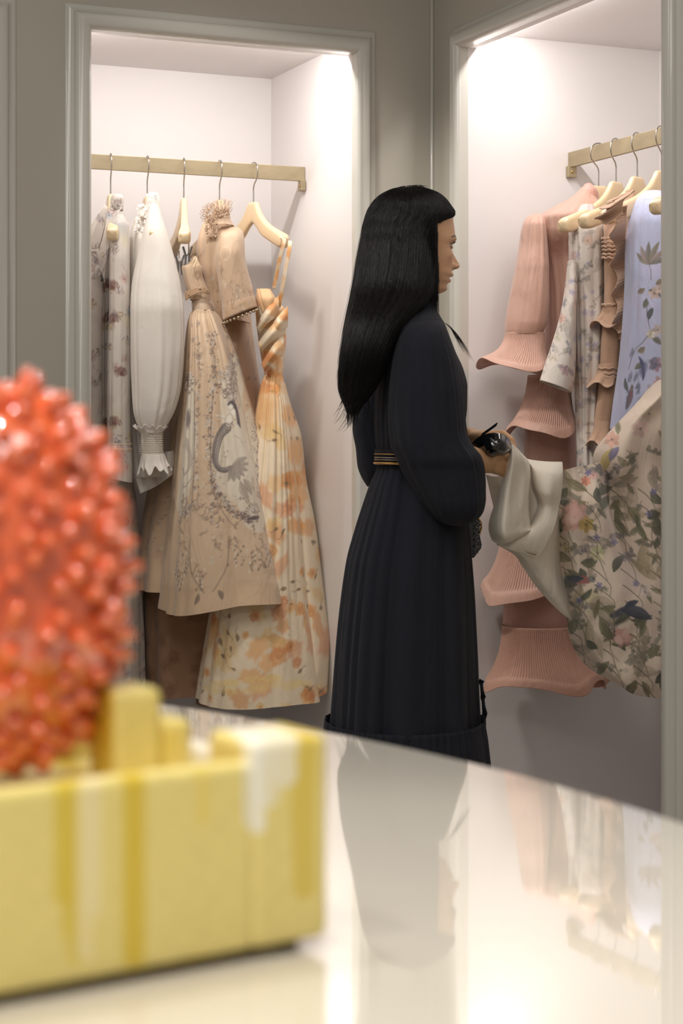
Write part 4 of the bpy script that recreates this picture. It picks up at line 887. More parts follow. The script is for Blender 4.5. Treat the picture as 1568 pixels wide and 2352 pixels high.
patch('lifted_skirt', [
  [(1286, 1082, 4.17), (1318, 1074, 4.15), (1350, 1068, 4.16), (1378, 1064, 4.20), (1396, 1090, 4.28)],
  [(1282, 1130, 4.17), (1318, 1135, 4.13), (1352, 1138, 4.13), (1382, 1140, 4.17), (1398, 1150, 4.28)],
  [(1268, 1200, 4.18), (1312, 1215, 4.12), (1356, 1215, 4.12), (1398, 1205, 4.16), (1410, 1205, 4.28)],
  [(1284, 1290, 4.19), (1326, 1305, 4.12), (1372, 1305, 4.12), (1424, 1290, 4.16), (1450, 1290, 4.28)],
  [(1300, 1390, 4.20), (1344, 1405, 4.13), (1396, 1405, 4.12), (1460, 1385, 4.16), (1540, 1380, 4.28)],
  [(1310, 1470, 4.22), (1362, 1490, 4.14), (1420, 1490, 4.13), (1490, 1470, 4.16), (1600, 1460, 4.28)],
  [(1350, 1532, 4.24), (1400, 1550, 4.16), (1455, 1550, 4.15), (1530, 1540, 4.18), (1620, 1540, 4.30)],
  [(1420, 1570, 4.28), (1450, 1592, 4.20), (1495, 1602, 4.18), (1560, 1608, 4.2), (1640, 1610, 4.32)]], M['cotton'], d10, c, 220, 300, wr=.010, fold=[(2.2, .010, 1.2, 'u'), (3.0, .006, 0, 'v')])
LN = (238, 228, 212)
patch('lining', [   # broad drape hanging from the hand
  [(1170, 1024, 3.94), (1176, 1020, 3.935), (1186, 1029, 3.97), (1200, 1044, 4.03)],
  [(1168, 1050, 3.93), (1182, 1050, 3.93), (1200, 1055, 3.98), (1214, 1062, 4.05)],
  [(1157, 1090, 3.94), (1178, 1090, 3.93), (1202, 1090, 3.99), (1219, 1100, 4.06)],
  [(1138, 1150, 3.97), (1166, 1150, 3.93), (1198, 1150, 3.97), (1214, 1160, 4.05)],
  [(1122, 1205, 3.97), (1158, 1205, 3.92), (1196, 1205, 3.97), (1218, 1208, 4.04)],
  [(1128, 1238, 3.98), (1160, 1236, 3.93), (1194, 1228, 3.97), (1224, 1214, 4.03)],
  [(1142, 1250, 4.0), (1166, 1246, 3.98), (1192, 1236, 4.0), (1222, 1216, 4.04)]], M['cotton'], d10, LN, 90, 140, wr=.003, fold=[(2, .008, 1, 'u')])
patch('lining', [   # raised triangular flap
  [(1196, 1042, 4.10), (1210, 1054, 4.09), (1250, 1060, 4.08), (1291, 1061, 4.08)],
  [(1214, 1066, 4.09), (1228, 1080, 4.05), (1258, 1088, 4.04), (1292, 1090, 4.07)],
  [(1220, 1110, 4.10), (1238, 1125, 4.04), (1262, 1130, 4.03), (1289, 1130, 4.07)],
  [(1228, 1160, 4.12), (1246, 1165, 4.06), (1264, 1168, 4.05), (1282, 1168, 4.07)],
  [(1216, 1208, 4.06), (1230, 1205, 4.03), (1250, 1210, 4.03), (1270, 1216, 4.05)],
  [(1180, 1232, 4.01), (1196, 1240, 3.99), (1220, 1256, 4.01), (1244, 1268, 4.04)],
  [(1140, 1252, 4.00), (1170, 1262, 3.99), (1205, 1272, 4.02), (1236, 1278, 4.05)]], M['cotton'], d10, LN, 90, 140, wr=.004)
patch('lining', [   # long tail tapering down to the skirt
  [(1140, 1250, 4.02), (1190, 1262, 4.00), (1240, 1268, 4.04), (1280, 1130, 4.13)],
  [(1182, 1275, 4.05), (1210, 1285, 4.03), (1245, 1280, 4.06), (1285, 1200, 4.15)],
  [(1202, 1305, 4.07), (1228, 1310, 4.06), (1255, 1310, 4.08), (1285, 1290, 4.17)],
  [(1235, 1352, 4.10), (1256, 1352, 4.09), (1275, 1350, 4.11), (1296, 1340, 4.18)],
  [(1282, 1402, 4.14), (1292, 1402, 4.14), (1302, 1402, 4.15), (1310, 1400, 4.19)],
  [(1308, 1422, 4.17), (1311, 1424, 4.17), (1314, 1424, 4.18), (1318, 1424, 4.20)]], M['cotton'], d10, LN, 90, 140, wr=.003)
patch('lining', [   # shaded inside of the fold
  [(1178, 1050, 4.10), (1206, 1056, 4.11), (1236, 1066, 4.11)], [(1180, 1130, 4.10), (1208, 1130, 4.11), (1240, 1130, 4.10)], [(1180, 1225, 4.08), (1206, 1225, 4.09), (1236, 1222, 4.09)]], M['cotton'], d10, LN, 30, 40)
patch('lining', [   # far edge seen behind the hand
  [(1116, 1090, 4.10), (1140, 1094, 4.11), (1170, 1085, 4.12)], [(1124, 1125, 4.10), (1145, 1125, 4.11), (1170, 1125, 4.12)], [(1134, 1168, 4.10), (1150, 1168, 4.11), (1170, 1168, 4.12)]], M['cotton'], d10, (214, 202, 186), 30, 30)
# ================================================================== the woman
pr = thing('person', 'woman with long straight black hair in a long black dress, standing at the right rail', 'person', P(945, 2175, 4.04))
PD = 4.04; S = FPX/PD; HA = math.radians(14)
fd = np.array([math.cos(HA), math.sin(HA), 0]); ld = np.array([math.sin(HA), -math.cos(HA), 0]); HC = 947
def prof(tab):
    t = np.array(tab, float); return lambda y: pchip_eval(t[:, 0], t[:, 1], y)
def pchip_eval(x, f, q):
    h = np.diff(x); d = np.diff(f)/h; m = np.zeros(len(x)); m[0] = d[0]; m[-1] = d[-1]
    for k in range(1, len(x)-1):
        if d[k-1]*d[k] > 0: w1 = 2*h[k]+h[k-1]; w2 = h[k]+2*h[k-1]; m[k] = (w1+w2)/(w1/d[k-1]+w2/d[k])
    q = np.clip(q, x[0], x[-1]); i = np.clip(np.searchsorted(x, q, 'right')-1, 0, len(h)-1); u = (q-x[i])/h[i]
    return (2*u**3-3*u**2+1)*f[i]+(u**3-2*u**2+u)*h[i]*m[i]+(-2*u**3+3*u**2)*f[i+1]+(u**3-u**2)*h[i]*m[i+1]
Ff = prof([(432, 947), (440, 985), (452, 1008), (470, 1026), (490, 1035), (507, 1038), (520, 1040), (535, 1042), (548, 1043), (556, 1041), (565, 1037), (577, 1035), (590, 1035), (603, 1035), (617, 1034), (627, 1035), (636, 1032), (645, 1029), (653, 1024), (663, 1023), (668, 1019), (673, 1010), (677, 999), (684, 985), (700, 977), (740, 972)])
Fb = prof([(432, 947), (440, 915), (455, 885), (480, 862), (510, 852), (545, 850), (580, 856), (610, 868), (640, 885), (660, 893), (700, 898), (740, 895)])
Fw = prof([(432, 0.0), (440, .035), (455, .055), (480, .068), (510, .073), (545, .074), (580, .072), (610, .067), (640, .058), (660, .050), (672, .046), (690, .050), (740, .062)])
def gy(y, c, s): return np.exp(-((y-c)/s)**2)
def face_f(y, l, base):
    al = np.abs(l)
    nh = prof([(560, 0), (568, .0008), (577, .005), (593, .0140), (603, .0200), (609, .0222), (614, .0195), (618, .008), (622, .003), (628, 0)])(y)
    ns = prof([(560, .006), (577, .0065), (600, .0085), (610, .0105), (628, .010)])(y)
    f = base+nh*np.exp(-(l/ns)**2)+.0075*np.exp(-((al-.0125)/.0055)**2)*gy(y, 610, 6)
    f = f+.0070*gy(y, 631, 5)*np.exp(-(l/.022)**2)+.0062*gy(y, 645.5, 4.8)*np.exp(-(l/.019)**2)-.009*gy(y, 637.6, 1.9)*np.exp(-(l/.023)**2)
    f = f+.004*gy(y, 665, 8)*np.exp(-(l/.02)**2)+.003*gy(y, 549, 6)*np.exp(-((al-.025)/.02)**2)-.010*np.exp(-((al-.030)/.014)**2)*gy(y, 564, 7)
    return f+.004*gy(y, 588, 12)*np.exp(-((al-.042)/.014)**2)
def head_mesh():
    ys = np.concatenate([np.linspace(432.3, 460, 18), np.linspace(462, 676, 215), np.linspace(678, 760, 26)])[:, None]
    th = np.linspace(0, 2*PI, 260, endpoint=False)[None, :]; th = th-.45*np.sin(th)      # denser at the front
    ff = (Ff(ys)-HC)/S/math.cos(HA); fb = (Fb(ys)-HC)/S/math.cos(HA); w = Fw(ys)
    c, s = np.cos(th), np.sin(th); q = 2/2.25
    cc = np.sign(c)*np.abs(c)**q; ss = np.sign(s)*np.abs(s)**q
    f = (ff+fb)/2+(ff-fb)/2*cc; l = w*ss
    f = np.where(c > 0, face_f(ys+0*th, l, f), f)
    pts = np.array(P(HC, 0, PD))[None, None, :]*[1, 1, 0]+f[..., None]*fd+l[..., None]*ld
    pts[..., 2] = CAMZ+(HY-ys)/S
    col = np.ones(f.shape+(3,))*np.array([222, 174, 136.0])
    Y = ys+0*th; al = np.abs(l); front = c > 0
    def mix(m, k):
        nonlocal col
        col = col+(np.array(k, float)-col)*np.clip(m, 0, 1)[..., None]
    mix(.25*np.exp(-((al-.040)/.016)**2)*gy(Y, 600, 16)*front, (196, 122, 96))
    lipm = np.where((Y > 626) & (Y < 651), np.clip((.024-al)/.003, 0, 1)*np.clip(1.15-np.abs(Y-638)/(13*(1-(al/.027)**2).clip(.05, 1)), 0, 1)*3, 0)*front
    mix(lipm.clip(0, 1), (158, 98, 86)); mix(gy(Y, 637.8, 1.6)*(al < .023)*front, (70, 36, 34))
    mix(gy(Y, 616.5, 2.2)*np.exp(-((al-.0075)/.0035)**2)*front, (70, 42, 32))  # nostril hollows: their shade painted into the skin colour
    by = pchip_eval(np.array([0, .010, .035, .052]), np.array([553, 551, 543.5, 547.5]), al.ravel()).reshape(al.shape); bt = np.interp(al, [.009, .02, .05], [3.8, 3.0, 1.0])
    mix(np.clip(1.6-np.abs(Y-by)/bt, 0, 1)*((al > .008) & (al < .052))*front, (34, 26, 24))
    mix(.6*gy(Y, 560, 4)*np.exp(-((al-.031)/.012)**2)*front, (120, 84, 66))
    top = pts[:1].mean(1, keepdims=True); pts = np.concatenate([np.repeat(top, pts.shape[1], 1), pts]); col = np.concatenate([col[:1], col])
    return grid_mesh('body', pts, True, lin(col))

def skeleton(chains, voxel):
    """tapered limbs welded into one continuous surface"""
    bm = bmesh.new()
    for ch in chains:
        pts = [(Vector(p), r) for p, r in ch]
        for (p, r), (q, s) in zip(pts[:-1], pts[1:]):
            v = (q-p); L = v.length
            if L < 1e-6: continue
            rot = v.to_track_quat('Z', 'Y').to_matrix().to_4x4(); rot.translation = (p+q)/2
            bmesh.ops.create_cone(bm, cap_ends=True, segments=16, radius1=r, radius2=s, depth=L, matrix=rot)
        for p, r in pts:
            m = __import__('mathutils').Matrix.Translation(p); bmesh.ops.create_uvsphere(bm, u_segments=16, v_segments=10, radius=r, matrix=m)
    me = bpy.data.meshes.new('tmp'); bm.to_mesh(me); bm.free()
    o = bpy.data.objects.new('tmp', me); COL.objects.link(o)
    md = o.modifiers.new('r', 'REMESH'); md.mode = 'VOXEL'; md.voxel_size = voxel
    sm = o.modifiers.new('s', 'SMOOTH'); sm.factor = .5; sm.iterations = 4
    dg = bpy.context.evaluated_depsgraph_get(); ev = bpy.data.meshes.new_from_object(o.evaluated_get(dg))
    bpy.data.objects.remove(o); return ev
def px(a): return [((P(x, y, D)), r) for x, y, D, r in a]
rarm = px([(968, 800, 3.90, .042), (985, 900, 3.87, .043), (1000, 1040, 3.85, .037), (1060, 1052, 3.88, .033), (1105, 1060, 3.92, .026), (1122, 1062, 3.94, .024)])
larm = px([(950, 800, 4.17, .042), (905, 900, 4.22, .043), (872, 1045, 4.21, .036), (960, 1040, 4.18, .034), (1050, 1012, 4.12, .027), (1078, 1006, 4.10, .024)])
rhand = []
for kx, ky, kd, r, ext in ((1158, 1036, 3.965, .0125, 1.0), (1163, 1052, 3.960, .0135, 1.1), (1161, 1068, 3.955, .0130, 1.03), (1154, 1083, 3.950, .0115, .85)):
    rhand.append(px([(1122, 1062, 3.94, .022), (1140, (1062+ky)/2, (3.935+kd)/2, .017), (kx, ky, kd, r)]))
    rhand.append(px([(kx, ky, kd, r), (kx+16*ext, ky+1, kd+.030*ext, r*.78), (kx+19*ext, ky+6, kd+.058*ext, r*.68), (kx+8*ext, ky+10, kd+.078*ext, r*.58)]))
rhand.append(px([(1122, 1055, 3.955, .018), (1138, 1030, 3.985, .014), (1156, 1020, 4.005, .0115), (1172, 1022, 4.02, .009)]))
lhand = []
for ky, kd, r, ext in ((1000, 4.07, .0095, 1.0), (1012, 4.085, .010, 1.05), (1026, 4.09, .0095, 1.0), (1038, 4.09, .0085, .85)):
    lhand.append(px([(1078, 1006, 4.10, .020), (1100, (1006+ky)/2, 4.09, .015), (1126, ky, kd, r*1.15)]))
    lhand.append(px([(1126, ky, kd, r*1.15), (1126+28*ext, ky-4, kd-.01, r*.95), (1126+47*ext, ky+10, kd-.025, r*.85), (1126+55*ext, ky+30, kd-.03, r*.72)]))
lhand.append(px([(1090, 1004, 4.07, .014), (1108, 1003, 4.02, .012), (1128, 1014, 3.99, .010), (1144, 1026, 3.98, .0085)]))
trunk = px([(940, 700, 4.04, .045), (955, 800, 4.04, .066), (968, 890, 4.04, .070), (955, 1040, 4.04, .060), (948, 1170, 4.04, .080)])
sh = [px([(968, 800, 3.93, .042), (955, 790, 4.04, .055), (960, 800, 4.15, .042)])]
legs = [px([(945, 1190, 3.98, .075), (950, 1620, 3.97, .058), (930, 1800, 3.98, .052), (925, 2110, 3.98, .034), (928, 2145, 3.98, .030)]), px([(945, 1190, 4.10, .075), (960, 1620, 4.11, .058), (945, 1800, 4.11, .052), (940, 2110, 4.11, .034), (943, 2145, 4.11, .030)])]
for D in (3.98, 4.11): legs.append([(Vector(((928-CX)/FPX*D-.03, D, .045)), .030), (Vector(((928-CX)/FPX*D+.07, D+.015, .035)), .030), (Vector(((928-CX)/FPX*D+.15, D+.03, .025)), .022)])
limb = skeleton([rarm, larm, trunk]+sh+legs, .006); hands = skeleton([px([(1090, 1058, 3.915, .028), (1122, 1062, 3.94, .024)]), px([(1060, 1010, 4.115, .026), (1078, 1006, 4.10, .024)])]+rhand+lhand, .0026)
bmx = bmesh.new()
for me in (limb, hands): set_col(me, lin((206, 160, 118)))
hm = head_mesh()
for me in (hm, limb, hands): bmx.from_mesh(me)
body = bpy.data.meshes.new('body'); bmx.to_mesh(body); bmx.free()
link('body', body, M['skin'], pr)
# eyes, lids and lashes
for sgn in (1, -1):
    l = .0295*sgn; w = Fw(np.array([564.0]))[0]; ff = (Ff(np.array([564.0]))[0]-HC)/S/math.cos(HA); fb = (Fb(np.array([564.0]))[0]-HC)/S/math.cos(HA)
    f0 = (ff+fb)/2+(ff-fb)/2*(1-(abs(l)/w)**2.25)**(1/2.25)
    f = f0-.0135; cen = Vector(np.array(P(HC, 564.5, PD))+fd*f+ld*l)
    bm = bmesh.new(); bmesh.ops.create_uvsphere(bm, u_segments=32, v_segments=24, radius=.0112, matrix=__import__('mathutils').Matrix.Translation(cen)); me = bpy.data.meshes.new('eye'); bm.to_mesh(me); bm.free()
    e = link('eye', me, M['eye'], pr)
    bm = bmesh.new(); bmesh.ops.create_uvsphere(bm, u_segments=24, v_segments=16, radius=.0062, matrix=__import__('mathutils').Matrix.Translation(cen+Vector(fd)*.0062)); me = bpy.data.meshes.new('iris'); bm.to_mesh(me); bm.free(); link('iris', me, M['iris'], e)
    arc = lambda dz, r, a0=-1.15, a1=1.15: [cen+Vector(fd)*(r*math.cos(t)*.98)+Vector(ld)*(r*math.sin(t)*sgn)+Vector((0, 0, dz*math.cos(t)**.8)) for t in np.linspace(a0, a1, 20)]
    for dz, r in ((.0046, .0125), (.0064, .0120), (.0082, .0112), (-.0048, .0118), (-.0066, .0110)):
        me = pipe_mesh('eyelid', [(arc(dz, r), .0015)], 8); set_col(me, lin((196, 146, 112))); link('eyelid', me, M['skin'], pr)
    ln = arc(.0036, .0134); ch = [(ln, .0008)]+[([p, p+Vector(fd)*.004+Vector((0, 0, .0015)), p+Vector(fd)*.0075+Vector((0, 0, .0055))], [.0004, .0003, .0001]) for p in ln[3:-1]]
    link('eyelashes', pipe_mesh('eyelashes', ch, 5), M['hair'], pr)

# ---- dress
BK = (37, 38, 46)
dr = tube('dress', [(694, 946, 1000, 4.02, .055), (712, 938, 1004, 4.02, .065), (728, 922, 1012, 4.02, .10), (745, 904, 1022, 4.03, .15), (770, 886, 1032, 4.03, .185), (810, 872, 1048, 4.03, .18), (850, 866, 1066, 4.03, .16), (890, 862, 1075, 4.03, .15), (930, 858, 1075, 4.03, .145), (970, 856, 1071, 4.03, .14), (1010, 859, 1060, 4.03, .13), (1034, 862, 1040, 4.03, .12), (1052, 863, 1030, 4.03, .118), (1072, 862, 1036, 4.03, .12), (1110, 846, 1056, 4.03, .14), (1160, 828, 1072, 4.03, .16), (1220, 808, 1083, 4.03, .175), (1290, 788, 1089, 4.03, .19), (1380, 774, 1096, 4.03, .20), (1480, 762, 1102, 4.03, .21), (1600, 752, 1108, 4.03, .22), (1662, 747, 1112, 4.03, .225)],
          M['black'], pr, BK, nth=460, dy=3, folds=[(7, .01, .09, 2.0, .5), (17, .014, .045, 1.0, .7), (33, .012, .008, .5, 1)], wr=.014)
tube('hem_ruffle', [(1650, 744, 1115, 4.03, .228), (1656, 742, 1116, 4.03, .232), (1664, 741, 1116, 4.03, .232), (1700, 738, 1121, 4.03, .236), (1780, 732, 1130, 4.03, .24), (1900, 724, 1142, 4.03, .25), (2070, 712, 1160, 4.03, .26)], M['black'], dr, BK, nth=640, dy=3, folds=[(60, .022, .022, 1, .8), (17, .02, .04, 0, .7)], wr=.01, hem=[(23, 4, 0, 1)])
ruffle('front_ruffle', dr, [(1100, 1560, 4.0), (1103, 1590, 4.0), (1106, 1620, 4.0), (1108, 1660, 4.0)], (9, 4), BK, M['black'], 2.6, .02)
tube('collar', [(682, 950, 1000, 4.02, .050), (690, 946, 1002, 4.02, .056), (706, 944, 1002, 4.02, .06), (722, 938, 1006, 4.02, .075)], M['black'], dr, BK, folds=[(9, .04, .05, 1, .8)])
tube('sleeve', [(738, 948, 1012, 3.93, .05), (750, 930, 1024, 3.90, .07), (775, 914, 1034, 3.88, .085), (810, 904, 1046, 3.87, .09), (850, 896, 1058, 3.865, .09), (900, 890, 1068, 3.86, .09), (950, 888, 1073, 3.86, .09), (990, 890, 1078, 3.86, .09), (1020, 894, 1090, 3.86, .09), (1050, 906, 1112, 3.86, .09), (1080, 918, 1119, 3.87, .09), (1110, 934, 1121, 3.875, .09), (1145, 955, 1121, 3.88, .09), (1172, 972, 1116, 3.885, .085), (1190, 988, 1104, 3.89, .07), (1202, 1010, 1082, 3.90, .05), (1207, 1035, 1056, 3.91, .02)],
     M['black'], dr, BK, nth=320, dy=3, folds=[(5, .04, .08, 2.2, .55), (9, .02, .06, 1, .6), (16, .02, .03, 2, .8)], wr=.05, cap=True)
tube('sleeve', [(770, 900, 980, 4.18, .06), (830, 868, 960, 4.20, .075), (900, 836, 930, 4.21, .08), (950, 812, 905, 4.21, .08), (985, 808, 900, 4.21, .08), (1030, 815, 920, 4.20, .08), (1070, 819, 940, 4.20, .08), (1095, 828, 920, 4.20, .07), (1117, 842, 880, 4.20, .04)], M['black'], dr, BK, nth=220, folds=[(5, .04, .06, 1.2, .6)], wr=.03, cap=True)
bl = tube('belt', [(1031, 860, 1042, 4.03, .124), (1040, 860, 1042, 4.03, .128), (1056, 861, 1040, 4.03, .128), (1066, 862, 1040, 4.03, .126)], M['black'], pr, (36, 34, 38), nth=120, dy=2, cap=False)
for y, r, mm in ((1042, .0011, 'gold'), (1050, .0012, 'steel'), (1055, .0012, 'steel'), (1063, .0030, 'gold')):
    cxx, rxx = 951, 91.5; link('belt_stripe', pipe_mesh('belt_stripe', [([P(cxx+rxx*math.cos(t), y+2*math.sin(t), 4.03-.1295*math.sin(t)) for t in np.linspace(0, 2*PI, 80)], r)], 8), M[mm], bl)

# ---- hair: a combed volume with individual strands laid over it
hrows = [(431, 925, 958, 4.035, .012), (433, 908, 974, 4.035, .028), (438, 893, 992, 4.035, .045), (447, 876, 1010, 4.035, .062), (460, 861, 1024, 4.035, .074), (476, 850, 1035, 4.035, .081), (487, 844, 1042, 4.035, .085), (494, 842, 1042, 4.035, .086), (501, 840, 1036, 4.03, .087), (509, 838, 1027, 4.03, .087), (517, 836, 1018, 4.03, .087), (525, 834, 1010, 4.03, .087), (532, 833, 1007, 4.03, .087), (560, 828, 1005, 4.02, .088), (600, 821, 1004, 4.01, .09), (640, 815, 1002, 4.00, .092), (672, 809, 996, 3.99, .095), (700, 804, 978, 3.975, .10), (725, 799, 955, 3.96, .105), (760, 792, 930, 3.945, .11), (800, 786, 906, 3.935, .11), (850, 780, 884, 3.93, .10), (890, 778, 866, 3.93, .08), (915, 784, 848, 3.93, .06), (935, 792, 832, 3.93, .04), (950, 802, 816, 3.93, .012)]
hr = tube('hair', [r[:3]+(r[3], r[4]) for r in hrows], M['hair'], pr, BK, nth=420, dy=2.2, folds=[(29, .004, .03, 0, 1), (61, .004, .02, 2, 1), (13, .0, .03, 1, .8)], wr=.006, cap=True)
hh = pchip_rows(hrows, 240); hy = hh[:, 0]
def strands(name, specs, rad, parent):
    cu = bpy.data.curves.new(name, 'CURVE'); cu.dimensions = '3D'; cu.bevel_depth = rad; cu.bevel_resolution = 0; cu.use_fill_caps = False
    for pts in specs:
        sp = cu.splines.new('POLY'); sp.points.add(len(pts)-1); n = len(pts)
        a = np.ones((n, 4), np.float32); a[:, :3] = pts; sp.points.foreach_set('co', a.ravel())
        sp.points.foreach_set('radius', np.interp(np.linspace(0, 1, n), [0, .1, .75, 1], [.7, 1, .9, .15]).astype(np.float32))
    tmp = bpy.data.objects.new('tmp', cu); COL.objects.link(tmp); dg = bpy.context.evaluated_depsgraph_get()
    me = bpy.data.meshes.new_from_object(tmp.evaluated_get(dg)); bpy.data.objects.remove(tmp)
    return link(name, me, M['hair'], parent)
rs = np.random.RandomState(5); specs = []
for i in range(4200):
    th = rs.uniform(-.25, PI+.35); y0 = rs.uniform(432, 470) if rs.rand() < .6 else rs.uniform(470, 800); y1 = rs.uniform(800, 982) if th > 1.0 or rs.rand() < .25 else rs.uniform(640, 735)
    n = 30; ys = np.linspace(y0, y1, n); r = np.stack([np.interp(ys, hy, hh[:, k]) for k in (1, 2, 3, 4)], 1)
    cx, rx = (r[:, 0]+r[:, 1])/2, (r[:, 1]-r[:, 0])/2; off = rs.uniform(.99, 1.03)+.02*rs.rand()*np.linspace(0, 1, n)
    if rs.rand() < .05: off = off+rs.uniform(.02, .12)*np.linspace(0, 1, n)**1.5*(1+.3*np.sin(np.linspace(0, 7, n)))
    tt = th+.10*np.sin(np.linspace(0, 3, n)+rs.uniform(0, 6))+rs.uniform(-.12, .12)*np.linspace(0, 1, n)
    rx2 = np.maximum(rx, 12); X = cx+rx2*np.cos(tt)*off; D = r[:, 2]-np.maximum(r[:, 3], .03)*np.sin(tt)*off
    specs.append(np.stack([(X-CX)/FPX*r[:, 2], D, CAMZ+(HY-ys)/S], -1))
# lock falling in front of the face edge, wisps and the blown tips beyond the shoulder
for i in range(260):
    n = 24; x0 = rs.uniform(984, 1005); t = np.linspace(0, 1, n); w = rs.normal(0, 1)
    X = x0+(rs.uniform(986, 1008)-x0)*t+rs.normal(0, 1.5)*np.sin(t*4+w); ys = np.linspace(rs.uniform(505, 560), rs.uniform(680, 742), n); D = 3.955+rs.normal(0, .008)+.03*t
    specs.append(np.stack([(X-CX)/FPX*D, D, CAMZ+(HY-ys)/S], -1))
for i in range(26):
    n = 20; t = np.linspace(0, 1, n); e = rs.uniform(0, 1); X = 1020+(1052+e*42-1020)*t+rs.normal(0, 2)*t; ys = 752+(800+e*42-752)*t+10*np.sin(t*PI)*(-1)+rs.normal(0, 4)*t**2; D = 3.86+.02*t
    specs.append(np.stack([(X-CX)/FPX*D, D+0*t, CAMZ+(HY-ys)/S], -1))
for i in range(70):   # flicked ends
    n = 16; t = np.linspace(0, 1, n); x0 = rs.uniform(785, 850); X = x0+(-rs.uniform(5, 40)+10)*t**2; ys = rs.uniform(880, 945)+t*rs.uniform(30, 62)+rs.uniform(-8, 4)*t**3; D = 3.87+rs.uniform(0, .08)
    specs.append(np.stack([(X-CX)/FPX*D, D+0*t, CAMZ+(HY-ys)/S], -1))
for i in range(22):   # flyaways along crown and back
    n = 16; t = np.linspace(0, 1, n); a = rs.uniform(.0, .55); X = 950+a*60-t*rs.uniform(50, 120); ys = 434+(950+a*60-X)**2*.0033+rs.uniform(-5, 3)*np.sin(t*PI); D = 4.0+rs.uniform(-.03, .03)
    specs.append(np.stack([(X-CX)/FPX*D, D+0*t, CAMZ+(HY-ys)/S], -1))
strands('hair_strands', specs, .00045, hr)

# ---- sunglasses held in the hands
sg = thing('sunglasses', 'glossy black wraparound sunglasses held in her hands above the cream lining', 'sunglasses', P(1130, 1030, 3.95))
o = patch('front_frame', [[(1084, 1018, 3.99), (1102, 1003, 3.925), (1134, 995, 3.895), (1160, 1002, 3.90), (1175, 1020, 3.945)],
    [(1088, 1028, 3.985), (1106, 1022, 3.905), (1136, 1016, 3.875), (1160, 1018, 3.885), (1176, 1026, 3.94)],
    [(1096, 1042, 3.98), (1112, 1042, 3.905), (1138, 1034, 3.880), (1160, 1034, 3.89), (1175, 1032, 3.94)],
    [(1104, 1054, 3.975), (1118, 1056, 3.93), (1138, 1047, 3.905), (1158, 1043, 3.91), (1170, 1038, 3.95)]], M['gloss_black'], sg, BK, 60, 40, thick=.004)
o = patch('lens_facet', [[(1112, 1006, 3.890), (1124, 1006, 3.882), (1134, 1012, 3.876)], [(1112, 1022, 3.884), (1128, 1022, 3.872), (1142, 1024, 3.870)], [(1114, 1036, 3.884), (1132, 1032, 3.872), (1150, 1026, 3.876)]], M['gloss_black'], sg, BK, 24, 24, thick=.002)
link('temple_arm', box_mesh('temple_arm', P(1104, 1005, 3.92), P(1140, 979, 3.90)-P(1104, 1005, 3.92), (.004, .004, .008), (-.002, .004, .001), .0012), M['gloss_black'], sg)
link('temple_arm', box_mesh('temple_arm', P(1096, 1050, 3.97), P(1160, 1046, 3.93)-P(1096, 1050, 3.97), (0, .004, 0), (0, 0, .006), .001), M['gloss_black'], sg)

# ---- handbag
hb = thing('handbag', 'small black quilted handbag with a gold edge, hanging at the front of the black dress', 'handbag', P(1070, 1230, 4.16))
bm = bmesh.new(); out = [(1030, 1180), (1094, 1184), (1103, 1200), (1100, 1222), (1107, 1256), (1086, 1284), (1040, 1280), (1024, 1230)]
vs = [[bm.verts.new(P(x, y, D)) for x, y in out] for D in (4.12, 4.20)]
bm.faces.new(vs[0]); bm.faces.new(vs[1][::-1])
for i in range(8): bm.faces.new((vs[0][i], vs[1][i], vs[1][(i+1) % 8], vs[0][(i+1) % 8]))
bmesh.ops.recalc_face_normals(bm, faces=bm.faces); bmesh.ops.bevel(bm, geom=bm.edges[:], offset=.003, segments=2, affect='EDGES')
me = bpy.data.meshes.new('bag_body'); bm.to_mesh(me); bm.free(); link('bag_body', me, M['leather_black'], hb, smooth=False)
link('quilting', pipe_mesh('quilting', [([P(1086, 1192+k*16, 4.117), P(1104-abs(k-2)*1.5, 1200+k*14, 4.117)], .0008) for k in range(6)]+[([P(1104-k*2, 1200+k*14, 4.117), P(1086, 1216+k*13, 4.117)], .0008) for k in range(5)], 6), M['steel'], hb)
link('gold_edge', pipe_mesh('gold_edge', [([P(1096, 1186, 4.13), P(1104, 1200, 4.13), P(1105, 1212, 4.13), P(1101, 1226, 4.13)], .0022)], 8), M['gold'], hb)
ch = []
for k in range(40):
    t = k/39; c0 = P(1092-18*math.sin(t*2.2), 1004+t*180, 4.115); a = PI/2*(k % 2)
    ch.append(([c0+Vector((math.cos(q)*.0028*math.cos(a), math.cos(q)*.0028*math.sin(a), math.sin(q)*.0042)) for q in np.linspace(0, 2*PI, 13)], .0009))
link('chain_strap', pipe_mesh('chain_strap', ch, 6, False), M['steel'], hb)
link('shoe', pipe_mesh('shoe', [([Vector(((928-CX)/FPX*3.98-.04, 3.98, .04)), Vector(((928-CX)/FPX*3.98+.07, 3.995, .036)), Vector(((928-CX)/FPX*3.98+.165, 4.01, .026))], [.040, .040, .026])], 20), M['shoe'], pr)
link('shoe', pipe_mesh('shoe', [([Vector(((928-CX)/FPX*4.11-.04, 4.11, .04)), Vector(((928-CX)/FPX*4.11+.07, 4.125, .036)), Vector(((928-CX)/FPX*4.11+.165, 4.14, .026))], [.040, .040, .026])], 20), M['shoe'], pr)
